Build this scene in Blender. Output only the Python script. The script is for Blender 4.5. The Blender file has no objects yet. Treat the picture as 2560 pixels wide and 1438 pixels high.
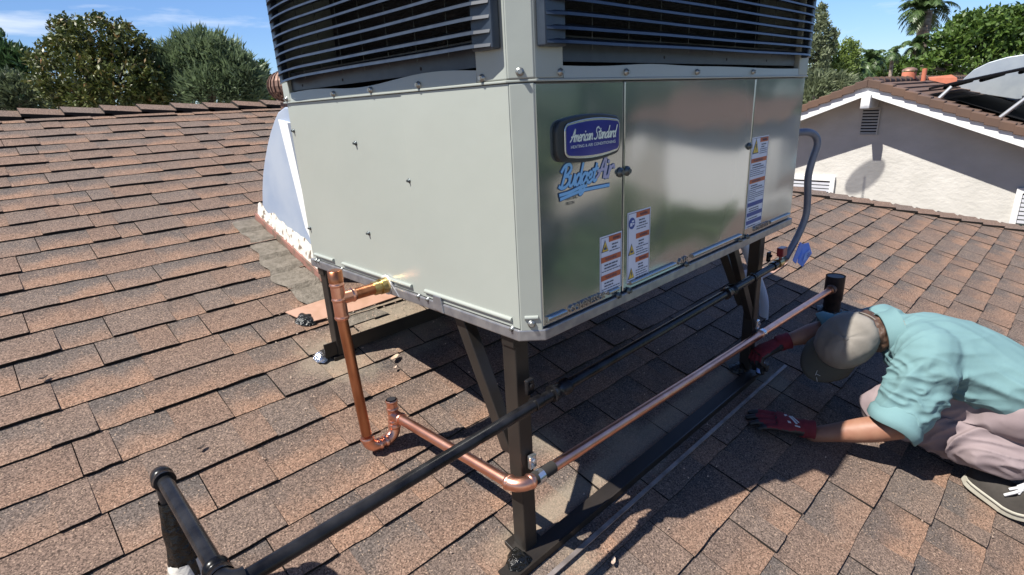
import bpy, bmesh, math, random
from mathutils import Vector, Matrix, noise
R = math.radians
random.seed(7)
S = 0.5                      # one working unit = 0.5 m
col = bpy.context.scene.collection
sc = bpy.context.scene

# ------------------------------------------------------------------ camera, light, exposure
C = Vector((-1.50725, -1.48835, 0.91893))
RX = Vector((0.714083, -0.698187, -0.0511835)); UX = Vector((0.25545, 0.191798, 0.947607)); FX = Vector((0.65179, 0.689745, -0.315312))
cd = bpy.data.cameras.new('camera'); cam = bpy.data.objects.new('camera', cd); col.objects.link(cam)
cd.sensor_width = 36; cd.lens = 36 * 1376.4 / 2560; cd.clip_start = 0.05; cd.clip_end = 3000
m = Matrix((RX, UX, -FX)).transposed().to_4x4(); m.translation = C * S
cam.matrix_world = m
sc.camera = cam

SUN = Vector((0.63, -0.18, -1.0)).normalized()       # direction the light travels
ld = bpy.data.lights.new('sun', 'SUN'); ld.energy = 5.0; ld.angle = R(0.53); ld.color = (1.0, 0.955, 0.88)
lo = bpy.data.objects.new('sun', ld); col.objects.link(lo)
lo.rotation_euler = SUN.to_track_quat('-Z', 'Y').to_euler(); lo.location = (-10, 3, 20)

w = bpy.data.worlds.new('World'); sc.world = w; w.use_nodes = True
nt = w.node_tree; nt.nodes.clear()
out = nt.nodes.new('ShaderNodeOutputWorld'); bg = nt.nodes.new('ShaderNodeBackground'); bg.inputs[1].default_value = 0.068
sky = nt.nodes.new('ShaderNodeTexSky'); sky.sky_type = 'NISHITA'; sky.sun_disc = False
sky.sun_elevation = R(56.8); sky.sun_rotation = -math.atan2(-0.63, 0.18); sky.air_density = 1.15; sky.dust_density = 0.15; sky.ozone_density = 4.0; sky.altitude = 1200
tc = nt.nodes.new('ShaderNodeTexCoord'); mp = nt.nodes.new('ShaderNodeMapping'); mp.inputs['Scale'].default_value = (1.5, 1.5, 9.0); mp.inputs['Location'].default_value = (5.3, 1.9, 0.2)
nz = nt.nodes.new('ShaderNodeTexNoise'); nz.inputs['Scale'].default_value = 2.6; nz.inputs['Detail'].default_value = 7; nz.inputs['Roughness'].default_value = 0.55
cr = nt.nodes.new('ShaderNodeValToRGB'); cr.color_ramp.elements[0].position = 0.57; cr.color_ramp.elements[1].position = 0.78
cr.color_ramp.elements[1].color = (0.75, 0.75, 0.75, 1)
mx = nt.nodes.new('ShaderNodeMix'); mx.data_type = 'RGBA'; mx.inputs[7].default_value = (8.5, 8.9, 9.6, 1)
nt.links.new(tc.outputs['Generated'], mp.inputs[0]); nt.links.new(mp.outputs[0], nz.inputs['Vector']); nt.links.new(nz.outputs[0], cr.inputs[0])
nt.links.new(cr.outputs[0], mx.inputs[0]); tint = nt.nodes.new('ShaderNodeMix'); tint.data_type = 'RGBA'; tint.blend_type = 'MULTIPLY'; tint.inputs[0].default_value = 1; tint.inputs[7].default_value = (0.68, 0.80, 1.02, 1)
nt.links.new(sky.outputs[0], tint.inputs[6]); nt.links.new(tint.outputs[2], mx.inputs[6]); nt.links.new(mx.outputs[2], bg.inputs[0]); nt.links.new(bg.outputs[0], out.inputs[0])
sc.view_settings.view_transform = 'Standard'; sc.view_settings.look = 'None'; sc.view_settings.exposure = 0.92; sc.view_settings.gamma = 1
sc.view_settings.use_curve_mapping = False

# ------------------------------------------------------------------ materials
MATS = {}
def mat(name, colr, rough=0.6, metal=0.0, n=0.0, nscale=8.0, col2=None, bump=0.0, bscale=40.0, coat=0.0, coat_r=0.1, spec=0.5, contrast=(0.35, 0.65), bdist=0.002, trans=0.0, detail=6, stretch=None, sheen=0):
    if name in MATS: return MATS[name]
    mt = bpy.data.materials.new(name); mt.use_nodes = True; t = mt.node_tree; b = t.nodes['Principled BSDF']
    b.inputs['Base Color'].default_value = (*colr, 1); b.inputs['Roughness'].default_value = rough; b.inputs['Metallic'].default_value = metal
    b.inputs['Coat Weight'].default_value = coat; b.inputs['Coat Roughness'].default_value = coat_r; b.inputs['Specular IOR Level'].default_value = spec
    if sheen: b.inputs['Sheen Weight'].default_value = sheen
    g = t.nodes.new('ShaderNodeNewGeometry'); vec = g.outputs['Position']
    if stretch:
        mpn = t.nodes.new('ShaderNodeMapping'); mpn.inputs['Scale'].default_value = stretch; t.links.new(vec, mpn.inputs[0]); vec = mpn.outputs[0]
    if col2 is not None:
        z = t.nodes.new('ShaderNodeTexNoise'); z.inputs['Scale'].default_value = nscale; z.inputs['Detail'].default_value = detail; t.links.new(vec, z.inputs['Vector'])
        r = t.nodes.new('ShaderNodeMapRange'); r.inputs[1].default_value = contrast[0]; r.inputs[2].default_value = contrast[1]; t.links.new(z.outputs[0], r.inputs[0])
        x = t.nodes.new('ShaderNodeMix'); x.data_type = 'RGBA'; x.inputs[6].default_value = (*colr, 1); x.inputs[7].default_value = (*col2, 1)
        t.links.new(r.outputs[0], x.inputs[0]); t.links.new(x.outputs[2], b.inputs['Base Color'])
    if bump > 0:
        z = t.nodes.new('ShaderNodeTexNoise'); z.inputs['Scale'].default_value = bscale; z.inputs['Detail'].default_value = 5; t.links.new(vec, z.inputs['Vector'])
        bp = t.nodes.new('ShaderNodeBump'); bp.inputs['Strength'].default_value = bump; bp.inputs['Distance'].default_value = bdist
        t.links.new(z.outputs[0], bp.inputs['Height']); t.links.new(bp.outputs[0], b.inputs['Normal'])
    MATS[name] = mt; return mt

def leaf_mat(name, c1, c2, c3=None, rough=0.5, tr=0.3):
    mt = bpy.data.materials.new(name); mt.use_nodes = True; t = mt.node_tree; b = t.nodes['Principled BSDF']; o = t.nodes['Material Output']
    a = t.nodes.new('ShaderNodeAttribute'); a.attribute_name = 'rnd'
    r = t.nodes.new('ShaderNodeValToRGB'); e = r.color_ramp.elements; e[0].color = (*c1, 1); e[1].color = (*c2, 1)
    if c3: k = r.color_ramp.elements.new(0.82); k.color = (*c2, 1); e[-1].color = (*c3, 1)
    t.links.new(a.outputs['Fac'], r.inputs[0]); t.links.new(r.outputs[0], b.inputs['Base Color']); b.inputs['Roughness'].default_value = rough
    tn = t.nodes.new('ShaderNodeBsdfTranslucent'); t.links.new(r.outputs[0], tn.inputs[0])
    ms = t.nodes.new('ShaderNodeMixShader'); ms.inputs[0].default_value = tr
    t.links.new(b.outputs[0], ms.inputs[1]); t.links.new(tn.outputs[0], ms.inputs[2]); t.links.new(ms.outputs[0], o.inputs[0])
    MATS[name] = mt; return mt

# asphalt shingle: granules, blend band across each tab, per-tab tone, dusty patches fixed to places on the roof
def shingle_mat():
    mt = bpy.data.materials.new('asphalt_shingle'); mt.use_nodes = True; t = mt.node_tree; b = t.nodes['Principled BSDF']; L = t.links.new
    N = lambda k: t.nodes.new(k)
    g = N('ShaderNodeNewGeometry'); uv = N('ShaderNodeUVMap'); uv.uv_map = 'UVMap'; sp = N('ShaderNodeSeparateXYZ'); L(uv.outputs[0], sp.inputs[0])
    at = N('ShaderNodeAttribute'); at.attribute_name = 'tab'; sa = N('ShaderNodeSeparateColor'); L(at.outputs['Color'], sa.inputs[0])
    def noise_(s, d=3, rough=0.5):
        z = N('ShaderNodeTexNoise'); z.inputs['Scale'].default_value = s; z.inputs['Detail'].default_value = d; z.inputs['Roughness'].default_value = rough; L(g.outputs['Position'], z.inputs['Vector']); return z.outputs[0]
    def rng(src, a, bb, c=0.0, d=1.0):
        r = N('ShaderNodeMapRange'); r.inputs[1].default_value = a; r.inputs[2].default_value = bb; r.inputs[3].default_value = c; r.inputs[4].default_value = d; L(src, r.inputs[0]); return r.outputs[0]
    def mth(op, a, bb):
        n_ = N('ShaderNodeMath'); n_.operation = op
        for i, v in enumerate((a, bb)):
            if isinstance(v, (int, float)): n_.inputs[i].default_value = v
            else: L(v, n_.inputs[i])
        return n_.outputs[0]
    def mixc(f, a, bb):
        x = N('ShaderNodeMix'); x.data_type = 'RGBA'
        for i, v in ((6, a), (7, bb)):
            if isinstance(v, tuple): x.inputs[i].default_value = (*v, 1)
            else: L(v, x.inputs[i])
        if isinstance(f, (int, float)): x.inputs[0].default_value = f
        else: L(f, x.inputs[0])
        return x.outputs[2]
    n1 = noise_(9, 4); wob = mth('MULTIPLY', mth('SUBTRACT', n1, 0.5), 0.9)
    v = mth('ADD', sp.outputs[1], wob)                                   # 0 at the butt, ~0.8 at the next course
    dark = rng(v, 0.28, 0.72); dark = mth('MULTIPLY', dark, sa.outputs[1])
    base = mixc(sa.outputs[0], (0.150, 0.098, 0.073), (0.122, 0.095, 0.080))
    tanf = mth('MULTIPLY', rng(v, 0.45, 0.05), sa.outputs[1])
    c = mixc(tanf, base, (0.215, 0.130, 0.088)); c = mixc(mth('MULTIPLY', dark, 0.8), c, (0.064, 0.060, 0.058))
    # granules
    g1 = noise_(210, 2, 0.7); gv = N('ShaderNodeTexVoronoi'); gv.inputs['Scale'].default_value = 330; L(g.outputs['Position'], gv.inputs['Vector'])
    sg = N('ShaderNodeSeparateColor'); L(gv.outputs['Color'], sg.inputs[0])
    gr = rng(mth('ADD', mth('MULTIPLY', g1, 0.7), mth('MULTIPLY', sg.outputs[0], 0.3)), 0.3, 0.72, 0.35, 1.75)
    mul = N('ShaderNodeVectorMath'); mul.operation = 'SCALE'; L(c, mul.inputs[0]); L(gr, mul.inputs['Scale']); c = mul.outputs[0]
    speckle = rng(sg.outputs[1], 0.93, 0.99, 0, 0.55); c = mixc(speckle, c, (0.46, 0.33, 0.24))  # scattered paler granules
    # dust, over-spray and rubbed mastic around the feet of the stand (positions in metres on the roof)
    def spot(x, y, rad, soft=0.25):
        vm = N('ShaderNodeVectorMath'); vm.operation = 'DISTANCE'; cx = N('ShaderNodeCombineXYZ')
        spx = N('ShaderNodeSeparateXYZ'); L(g.outputs['Position'], spx.inputs[0]); L(spx.outputs[0], cx.inputs[0]); L(spx.outputs[1], cx.inputs[1])
        L(cx.outputs[0], vm.inputs[0]); vm.inputs[1].default_value = (x, y, 0)
        dd = mth('ADD', vm.outputs['Value'], mth('MULTIPLY', mth('SUBTRACT', noise_(11, 5, 0.65), 0.5), 0.28))
        return rng(dd, rad, rad - soft, 0, 1)
    dust = None
    for (x, y, r_) in ((0.02, 0.98, 0.17), (0.32, 1.06, 0.24), (0.10, -0.02, 0.10), (1.35, 0.02, 0.15), (0.55, 0.12, 0.16), (0.35, 0.30, 0.10)):
        s_ = spot(x, y, r_, 0.14); dust = s_ if dust is None else mth('MAXIMUM', dust, s_)
    spy = N('ShaderNodeSeparateXYZ'); L(g.outputs['Position'], spy.inputs[0])
    band = mth('MULTIPLY', rng(mth('ABSOLUTE', mth('SUBTRACT', spy.outputs[1], 0.115), 0), 0.05, 0.02), rng(spy.outputs[0], 1.6, 1.4))
    band = mth('MULTIPLY', band, rng(spy.outputs[0], -0.1, 0.1)); dust = mth('MAXIMUM', dust, mth('MULTIPLY', band, 0.9))
    c = mixc(mth('MULTIPLY', dust, 0.6), c, (0.30, 0.255, 0.19))
    # dark rubbed-in mastic stains
    st = mth('MULTIPLY', rng(noise_(3.1, 6, 0.6), 0.60, 0.74), 0.35); c = mixc(st, c, (0.11, 0.085, 0.07))
    # black felt edges on butt faces
    ef = rng(sa.outputs[2], 0.4, 0.6); c = mixc(ef, c, (0.018, 0.015, 0.013))
    L(c, b.inputs['Base Color']); b.inputs['Roughness'].default_value = 0.92; b.inputs['Specular IOR Level'].default_value = 0.25
    bp = N('ShaderNodeBump'); bp.inputs['Strength'].default_value = 0.9; bp.inputs['Distance'].default_value = 0.0016
    L(mth('ADD', g1, mth('MULTIPLY', sg.outputs[0], 0.4)), bp.inputs['Height']); L(bp.outputs[0], b.inputs['Normal'])
    MATS['shingle'] = mt; return mt
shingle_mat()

M = dict(
 paint=mat('cabinet_paint', (0.312, 0.334, 0.305), 0.34, 0.0, col2=(0.296, 0.319, 0.292), nscale=2.5, bump=0.55, bscale=1.6, bdist=0.016, coat=0.35, coat_r=0.22),
 gal=mat('galvanised_steel', (0.36, 0.36, 0.37), 0.42, 0.75, col2=(0.25, 0.255, 0.28), nscale=35, bump=0.1, bscale=60),
 slate=mat('louvre_plastic', (0.015, 0.022, 0.036), 0.38, 0.0, col2=(0.026, 0.036, 0.052), nscale=30, coat=0.2, coat_r=0.3),
 cavity=mat('dark_cavity', (0.010, 0.009, 0.012), 0.8),
 coil=mat('coil_fins', (0.004, 0.004, 0.006), 0.6, 0.0, col2=(0.09, 0.075, 0.07), nscale=13, contrast=(0.66, 0.78), bump=0.8, bscale=90, bdist=0.004, stretch=(1, 1, 3)),
 screw=mat('zinc_screw', (0.30, 0.31, 0.30), 0.35, 0.8),
 dscrew=mat('weathered_screw', (0.10, 0.115, 0.12), 0.4, 0.7),
 steel=mat('black_painted_steel', (0.016, 0.0135, 0.012), 0.42, 0.0, col2=(0.024, 0.020, 0.017), nscale=12, bump=0.06, bscale=80, spec=0.4),
 bpipe=mat('black_pipe_paint', (0.004, 0.004, 0.005), 0.27, 0.0, col2=(0.020, 0.020, 0.022), nscale=20, bump=0.08, bscale=50, spec=0.25),
 tar=mat('roof_mastic', (0.004, 0.004, 0.004), 0.2, 0.0, col2=(0.008, 0.008, 0.007), nscale=30, bump=1.0, bscale=70, bdist=0.010, spec=0.45),
 greytar=mat('weathered_mastic', (0.105, 0.090, 0.070), 0.9, 0.0, col2=(0.165, 0.142, 0.115), nscale=34, bump=1.0, bscale=90, bdist=0.006),
 copper=mat('new_copper', (0.86, 0.46, 0.33), 0.33, 1.0, col2=(0.76, 0.36, 0.24), nscale=22, bump=0.05, bscale=60),
 copperd=mat('handled_copper', (0.58, 0.25, 0.13), 0.34, 1.0, col2=(0.34, 0.13, 0.065), nscale=30, bump=0.08, bscale=50, stretch=(1, 1, 0.25)),
 brass=mat('brass', (0.62, 0.48, 0.22), 0.3, 1.0, col2=(0.42, 0.32, 0.15), nscale=60),
 white=mat('white_paint', (0.70, 0.70, 0.69), 0.5, bump=0.1, bscale=30),
 stucco=mat('cream_stucco', (0.53, 0.512, 0.478), 0.95, col2=(0.46, 0.445, 0.412), nscale=3, bump=0.8, bscale=15, bdist=0.008, stretch=(1.0, 0.8, 1.25)),
 ctile=mat('concrete_tile', (0.115, 0.066, 0.045), 0.85, col2=(0.085, 0.053, 0.04), nscale=3, bump=0.4, bscale=40),
 ducts=mat('duct_paint', (0.27, 0.33, 0.44), 0.5, 0.15, col2=(0.36, 0.41, 0.49), nscale=5, bump=0.25, bscale=9, bdist=0.004),
 duct2=mat('zinc_duct', (0.36, 0.40, 0.44), 0.45, 0.3, col2=(0.31, 0.35, 0.40), nscale=6),
 sealant=mat('cracked_white_sealant', (0.56, 0.53, 0.48), 0.8, col2=(0.16, 0.125, 0.095), nscale=30, contrast=(0.55, 0.62), bump=0.9, bscale=50, bdist=0.005),
 flash=mat('painted_flashing', (0.25, 0.12, 0.095), 0.7, col2=(0.13, 0.095, 0.07), nscale=17, contrast=(0.48, 0.62), bump=0.2, bscale=30),
 pinkfl=mat('pink_primer_metal', (0.42, 0.25, 0.18), 0.5, col2=(0.34, 0.20, 0.13), nscale=11, contrast=(0.5, 0.68), bump=0.2, bscale=30),
 rust=mat('rusty_galvanised', (0.16, 0.095, 0.075), 0.55, 0.4, col2=(0.25, 0.15, 0.11), nscale=22),
 terra=mat('terracotta_paint', (0.52, 0.17, 0.10), 0.6, col2=(0.44, 0.14, 0.08), nscale=10),
 dkvent=mat('rusted_vent', (0.030, 0.020, 0.017), 0.5, 0.3, col2=(0.06, 0.035, 0.028), nscale=30, bump=0.3, bscale=60),
 strip=mat('dull_metal_strip', (0.15, 0.125, 0.11), 0.55, 0.3, col2=(0.28, 0.24, 0.22), nscale=20),
 glass=mat('window_glass', (0.035, 0.045, 0.045), 0.08, 0.0, spec=0.8),
 blue=mat('badge_blue', (0.012, 0.018, 0.22), 0.22, 0.2, coat=0.6, coat_r=0.08, col2=(0.02, 0.03, 0.28), nscale=12),
 chrome=mat('brushed_silver', (0.62, 0.64, 0.66), 0.22, 0.9),
 bframe=mat('badge_black', (0.018, 0.022, 0.026), 0.35),
 paper=mat('label_paper', (0.60, 0.64, 0.74), 0.5), ink=mat('label_ink', (0.06, 0.075, 0.12), 0.6), orange=mat('label_orange', (0.48, 0.11, 0.035), 0.5, col2=(0.40, 0.10, 0.04), nscale=50),
 yellow=mat('label_yellow', (0.66, 0.47, 0.06), 0.5), dblue=mat('label_blue', (0.025, 0.06, 0.26), 0.5),
 lblue=mat('decal_light_blue', (0.22, 0.50, 0.80), 0.4), nblue=mat('decal_navy', (0.03, 0.09, 0.22), 0.4), lilac=mat('decal_lilac', (0.42, 0.42, 0.58), 0.4),
 silvert=mat('silver_ink', (0.70, 0.78, 0.74), 0.3, 0.3),
 tagb=mat('blue_tag_paper', (0.13, 0.24, 0.68), 0.55), tagl=mat('blue_tag_light', (0.28, 0.42, 0.80), 0.55), red=mat('red_plastic', (0.22, 0.012, 0.02), 0.35, coat=0.3),
 hose=mat('grey_hose', (0.15, 0.16, 0.20), 0.42, 0.2, col2=(0.19, 0.20, 0.24), nscale=20), pvc=mat('white_pvc', (0.62, 0.63, 0.68), 0.4), foil=mat('bright_foil', (0.8, 0.8, 0.82), 0.18, 1.0, bump=1.0, bscale=60, bdist=0.01),
 shirt=mat('teal_cotton', (0.130, 0.232, 0.245), 0.9, col2=(0.112, 0.205, 0.218), nscale=9, bump=0.35, bscale=16, bdist=0.006), 
 pants=mat('mauve_grey_cotton', (0.225, 0.178, 0.184), 0.88, col2=(0.20, 0.155, 0.162), nscale=10, bump=0.3, bscale=14, bdist=0.006),
 skin=mat('tanned_skin', (0.27, 0.135, 0.085), 0.55, col2=(0.22, 0.095, 0.058), nscale=18, bump=0.15, bscale=60),
 hair=mat('brown_hair', (0.06, 0.032, 0.020), 0.55, col2=(0.13, 0.075, 0.05), nscale=50, contrast=(0.5, 0.7), bump=0.8, bscale=80, bdist=0.004, stretch=(1, 1, 0.3)),
 cap=mat('taupe_cotton', (0.175, 0.158, 0.135), 0.9, col2=(0.22, 0.20, 0.175), nscale=16, bump=0.4, bscale=30, bdist=0.004),
 brim=mat('faded_olive_cotton', (0.075, 0.073, 0.060), 0.9, bump=0.3, bscale=40),
 gred=mat('glove_red_knit', (0.17, 0.012, 0.020), 0.85, col2=(0.12, 0.009, 0.016), nscale=40, bump=0.5, bscale=180), gblk=mat('glove_black_rubber', (0.014, 0.015, 0.017), 0.5, bump=0.5, bscale=120),
 shoe=mat('charcoal_suede', (0.030, 0.026, 0.022), 0.95, col2=(0.045, 0.039, 0.034), nscale=30, bump=0.4, bscale=90), sole=mat('off_white_rubber', (0.40, 0.38, 0.32), 0.6, col2=(0.35, 0.33, 0.27), nscale=20), lace=mat('white_laces', (0.50, 0.50, 0.51), 0.8),
 bark=mat('tree_bark', (0.13, 0.10, 0.08), 0.9, col2=(0.07, 0.055, 0.045), nscale=6, bump=0.8, bscale=12, bdist=0.02),
 palmtrunk=mat('palm_trunk', (0.34, 0.27, 0.22), 0.9, col2=(0.17, 0.12, 0.09), nscale=4, bump=0.8, bscale=8, bdist=0.03, stretch=(1, 1, 3)),
 ground=mat('pale_concrete_and_gravel', (0.30, 0.27, 0.23), 0.95, col2=(0.22, 0.21, 0.16), nscale=0.4, bump=0.5, bscale=3, bdist=0.05),
 solar=mat('black_solar_mat', (0.004, 0.004, 0.005), 0.85, spec=0.1), alu=mat('aluminium', (0.58, 0.60, 0.63), 0.4, 0.6), chip=mat('pale_debris', (0.48, 0.36, 0.28), 0.8), dchip=mat('dark_debris', (0.03, 0.02, 0.015), 0.8),
 dish=mat('grey_dish', (0.66, 0.68, 0.72), 0.5), felt=mat('black_felt', (0.02, 0.018, 0.016), 0.9), dryleaf=mat('dry_leaf', (0.50, 0.36, 0.26), 0.7), 
)

# ------------------------------------------------------------------ mesh helpers (working units)
def wloc(o):
    v = Vector((0, 0, 0))
    while o is not None: v = v + o.location; o = o.parent
    return v
class MB:
    def __init__(s): s.v = []; s.f = []; s.mi = []; s.sm = []; s.cur = 0; s.smooth = False
    def add(s, vs, fs, mi=None, sm=None):
        k = len(s.v); s.v += [tuple(v) for v in vs]
        for f in fs: s.f.append([k + i for i in f]); s.mi.append(s.cur if mi is None else mi); s.sm.append(s.smooth if sm is None else sm)
    def box(s, a, b, mi=None):
        x0, y0, z0 = a; x1, y1, z1 = b
        s.add([(x0, y0, z0), (x1, y0, z0), (x1, y1, z0), (x0, y1, z0), (x0, y0, z1), (x1, y0, z1), (x1, y1, z1), (x0, y1, z1)],
              [(0, 3, 2, 1), (4, 5, 6, 7), (0, 1, 5, 4), (1, 2, 6, 5), (2, 3, 7, 6), (3, 0, 4, 7)], mi, False)
    def hexa(s, p, mi=None):      # eight corners: bottom four, top four
        s.add(p, [(0, 3, 2, 1), (4, 5, 6, 7), (0, 1, 5, 4), (1, 2, 6, 5), (2, 3, 7, 6), (3, 0, 4, 7)], mi, False)
    def prism(s, poly, d, mi=None):   # planar polygon extruded by vector d
        n = len(poly); d = Vector(d); A = [Vector(p) for p in poly]; B = [p + d for p in A]
        s.add(A + B, [tuple(range(n))[::-1], tuple(range(n, 2 * n))] + [(i, (i + 1) % n, n + (i + 1) % n, n + i) for i in range(n)], mi, False)
    def tube(s, path, r, seg=12, mi=None, caps=True, up=None):
        P = [Vector(p) for p in path]; n = len(P); rr = r if isinstance(r, (list, tuple)) else [r] * n
        t0 = (P[1] - P[0]).normalized(); ref = Vector((0, 0, 1)) if abs(t0.z) < 0.9 else Vector((1, 0, 0))
        if up: ref = Vector(up)
        u = t0.cross(ref).normalized(); rings = []
        for i in range(n):
            if i == 0: t = P[1] - P[0]
            elif i == n - 1: t = P[-1] - P[-2]
            else: t = (P[i + 1] - P[i]).normalized() + (P[i] - P[i - 1]).normalized()
            if t.length < 1e-9: t = t0.copy()
            t.normalize(); u = (u - t * u.dot(t)).normalized(); vv = t.cross(u)
            rings.append([P[i] + (u * math.cos(2 * math.pi * k / seg) + vv * math.sin(2 * math.pi * k / seg)) * rr[i] for k in range(seg)])
        vs = [p for r_ in rings for p in r_]; fs = []
        for i in range(n - 1):
            for k in range(seg): fs.append((i * seg + k, i * seg + (k + 1) % seg, (i + 1) * seg + (k + 1) % seg, (i + 1) * seg + k))
        s.add(vs, fs, mi, True)
        if caps:
            s.add(rings[0], [tuple(range(seg))[::-1]], mi, False); s.add(rings[-1], [tuple(range(seg))], mi, False)
    def build(s, name, mats, parent=None, bevel=0.0, seg=2, origin=None):
        me = bpy.data.meshes.new(name); o = bpy.data.objects.new(name, me); col.objects.link(o)
        if parent is not None: o.parent = parent; off = wloc(parent) / S
        elif origin is not None: off = Vector(origin); o.location = off * S
        else: off = Vector((0, 0, 0))
        me.from_pydata([((v[0] - off.x) * S, (v[1] - off.y) * S, (v[2] - off.z) * S) for v in s.v], [], s.f)
        if not isinstance(mats, (list, tuple)): mats = [mats]
        for m_ in mats: me.materials.append(m_)
        me.polygons.foreach_set('material_index', s.mi); me.polygons.foreach_set('use_smooth', s.sm); me.update()
        if bevel:
            md = o.modifiers.new('bevel', 'BEVEL'); md.width = bevel * S; md.segments = seg; md.limit_method = 'ANGLE'; md.angle_limit = R(40)
        return o
def tag(o, label=None, cat=None, group=None, kind=None):
    if label: o['label'] = label
    if cat: o['category'] = cat
    if group: o['group'] = group
    if kind: o['kind'] = kind
    return o
def thing(name, loc, label, cat, group=None):
    o = bpy.data.objects.new(name, None); o.empty_display_size = 0.1; col.objects.link(o); o.location = Vector(loc) * S
    return tag(o, label, cat, group)
def box(name, a, b, m_, parent=None, bevel=0.0):
    q = MB(); q.box(a, b); return q.build(name, m_, parent, bevel)
def cyl(name, path, r, m_, parent=None, seg=14, caps=True):
    q = MB(); q.tube(path, r, seg, caps=caps); return q.build(name, m_, parent)
def spline(pts, n=6):
    P = [Vector(p) for p in pts]; P = [P[0] * 2 - P[1]] + P + [P[-1] * 2 - P[-2]]; o = []
    for i in range(1, len(P) - 2):
        for k in range(n):
            t = k / n; a, b, c, d = P[i - 1:i + 3]
            o.append(0.5 * ((2 * b) + (c - a) * t + (2 * a - 5 * b + 4 * c - d) * t * t + (3 * b - a - 3 * c + d) * t ** 3))
    o.append(P[-2]); return o
def arc(cx, v0, v1, r, n=6, a0=0, a1=math.pi / 2):   # arc about centre cx: cx + r(cos v0 + sin v1)
    cx, v0, v1 = Vector(cx), Vector(v0), Vector(v1)
    return [cx + (v0 * math.cos(a0 + (a1 - a0) * i / n) + v1 * math.sin(a0 + (a1 - a0) * i / n)) * r for i in range(n + 1)]

# ------------------------------------------------------------------ the roof we stand on
ZL, T, Y1 = -1.28591, 0.309527, 0.107503
def rz(y): return ZL + T * (y - Y1)
NB = math.atan(T); NRM = Vector((0, -math.sin(NB), math.cos(NB)))
YR = 7.84; HX = 10.48           # ridge line, hip line x + y = HX
EAVE = -5.6
GZ = -8.6
house = thing('shingled_house', (2, 0, GZ), 'house whose brown shingled hip roof carries the big air conditioner', 'house')
q = MB(); zr = rz(YR)
A = [(-9, EAVE, rz(EAVE)), (HX - EAVE, EAVE, rz(EAVE)), (HX - YR, YR, zr), (-9, YR, zr)]
yb = 2 * YR - EAVE
q.add(A, [(0, 1, 2, 3)]); q.add([(-9, YR, zr), (HX - YR, YR, zr), (HX - EAVE, yb, rz(EAVE)), (-9, yb, rz(EAVE))], [(0, 1, 2, 3)])
q.add([(HX - YR, YR, zr), (HX - EAVE, EAVE, rz(EAVE)), (HX - EAVE, yb, rz(EAVE))], [(0, 1, 2)])
q.v = [(x, y, z - 0.012) for x, y, z in q.v]
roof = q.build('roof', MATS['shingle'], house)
q = MB(); ze = rz(EAVE) - 0.1
q.box((-8.6, EAVE + 0.8, GZ), (HX - EAVE - 0.8, yb - 0.8, ze)); q.build('wall', M['stucco'], house)
q = MB(); q.box((-9, EAVE - 0.06, ze - 0.35), (HX - EAVE, EAVE, ze + 0.1)); q.build('fascia_board', M['white'], house)

def tab_mesh(q, tabs):
    """append slabs; returns per-face uv / tab attributes"""
    for (x0, x1, y0, th, kind, r) in tabs:
        dy = 0.36; n = 3; top = []; bot = []
        for i in range(n + 1):
            x = x0 + (x1 - x0) * i / n
            jy = random.uniform(-0.004, 0.004); jz = random.uniform(0, 0.003)
            pb = Vector((x, y0 + jy, rz(y0 + jy))); top.append(pb + NRM * (th + jz)); bot.append(pb + NRM * -0.008)
        up = [Vector((x0 + (x1 - x0) * i / n, y0 + dy, rz(y0 + dy))) + NRM * 0.002 for i in range(n + 1)]
        k = len(q.v); q.v += [tuple(v) for v in top + bot + up]
        for i in range(n):
            q.f.append([k + i, k + i + 1, k + 2 * (n + 1) + i + 1, k + 2 * (n + 1) + i]); q.mi.append(0); q.sm.append(False)
            q.uv += [(i / n, 0), ((i + 1) / n, 0), ((i + 1) / n, 1), (i / n, 1)]; q.at += [(r, kind, 0.0, 1)] * 4
            q.f.append([k + n + 1 + i, k + n + 2 + i, k + i + 1, k + i]); q.mi.append(0); q.sm.append(False)
            q.uv += [(0, 0)] * 4; q.at += [(r, kind, 1.0, 1)] * 4
        a, b_, c = k, k + n + 1, k + 2 * (n + 1)
        for f in ([a, c, b_], [a + n, b_ + n, c + n]):
            q.f.append(f); q.mi.append(0); q.sm.append(False); q.uv += [(0, 0)] * 3; q.at += [(r, kind, 1.0, 1)] * 3
def build_tabs(name, tabs, parent, maker=None):
    q = MB(); q.uv = []; q.at = []
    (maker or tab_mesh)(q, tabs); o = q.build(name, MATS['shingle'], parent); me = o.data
    l = me.uv_layers.new(name='UVMap'); l.data.foreach_set('uv', [c for u in q.uv for c in u])
    a = me.color_attributes.new('tab', 'FLOAT_COLOR', 'CORNER'); a.data.foreach_set('color', [c for u in q.at for c in u])
    return o
tabs = []; EX = 0.2722
k = -32
while 3.134 + EX * k < YR - 0.08:
    y = 3.134 + EX * k; k += 1
    if y < EAVE: continue
    x = -8.6 + random.random() * 0.5; raised = random.random() < 0.5; xmax = HX - y - 0.06
    while x < xmax:
        wd = random.choice((0.17, 0.22, 0.27, 0.32, 0.38, 0.45)) * random.uniform(0.92, 1.08)
        if y < 0 or x > 3: wd *= 1.0
        x1 = min(x + wd, xmax)
        if xmax - x1 < 0.1: x1 = xmax
        gap = 0.0055 if random.random() < 0.42 else 0.0
        th = (0.023 if raised else 0.013) + random.uniform(-0.003, 0.004)
        kind = random.uniform(0.0, 0.3) if raised else random.uniform(0.6, 1.0)
        if random.random() < 0.18: kind = random.uniform(0.3, 0.7)
        tabs.append((x, x1 - gap, y, th, kind, random.random())); x = x1
        raised = (not raised) if random.random() < 0.82 else raised
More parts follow.
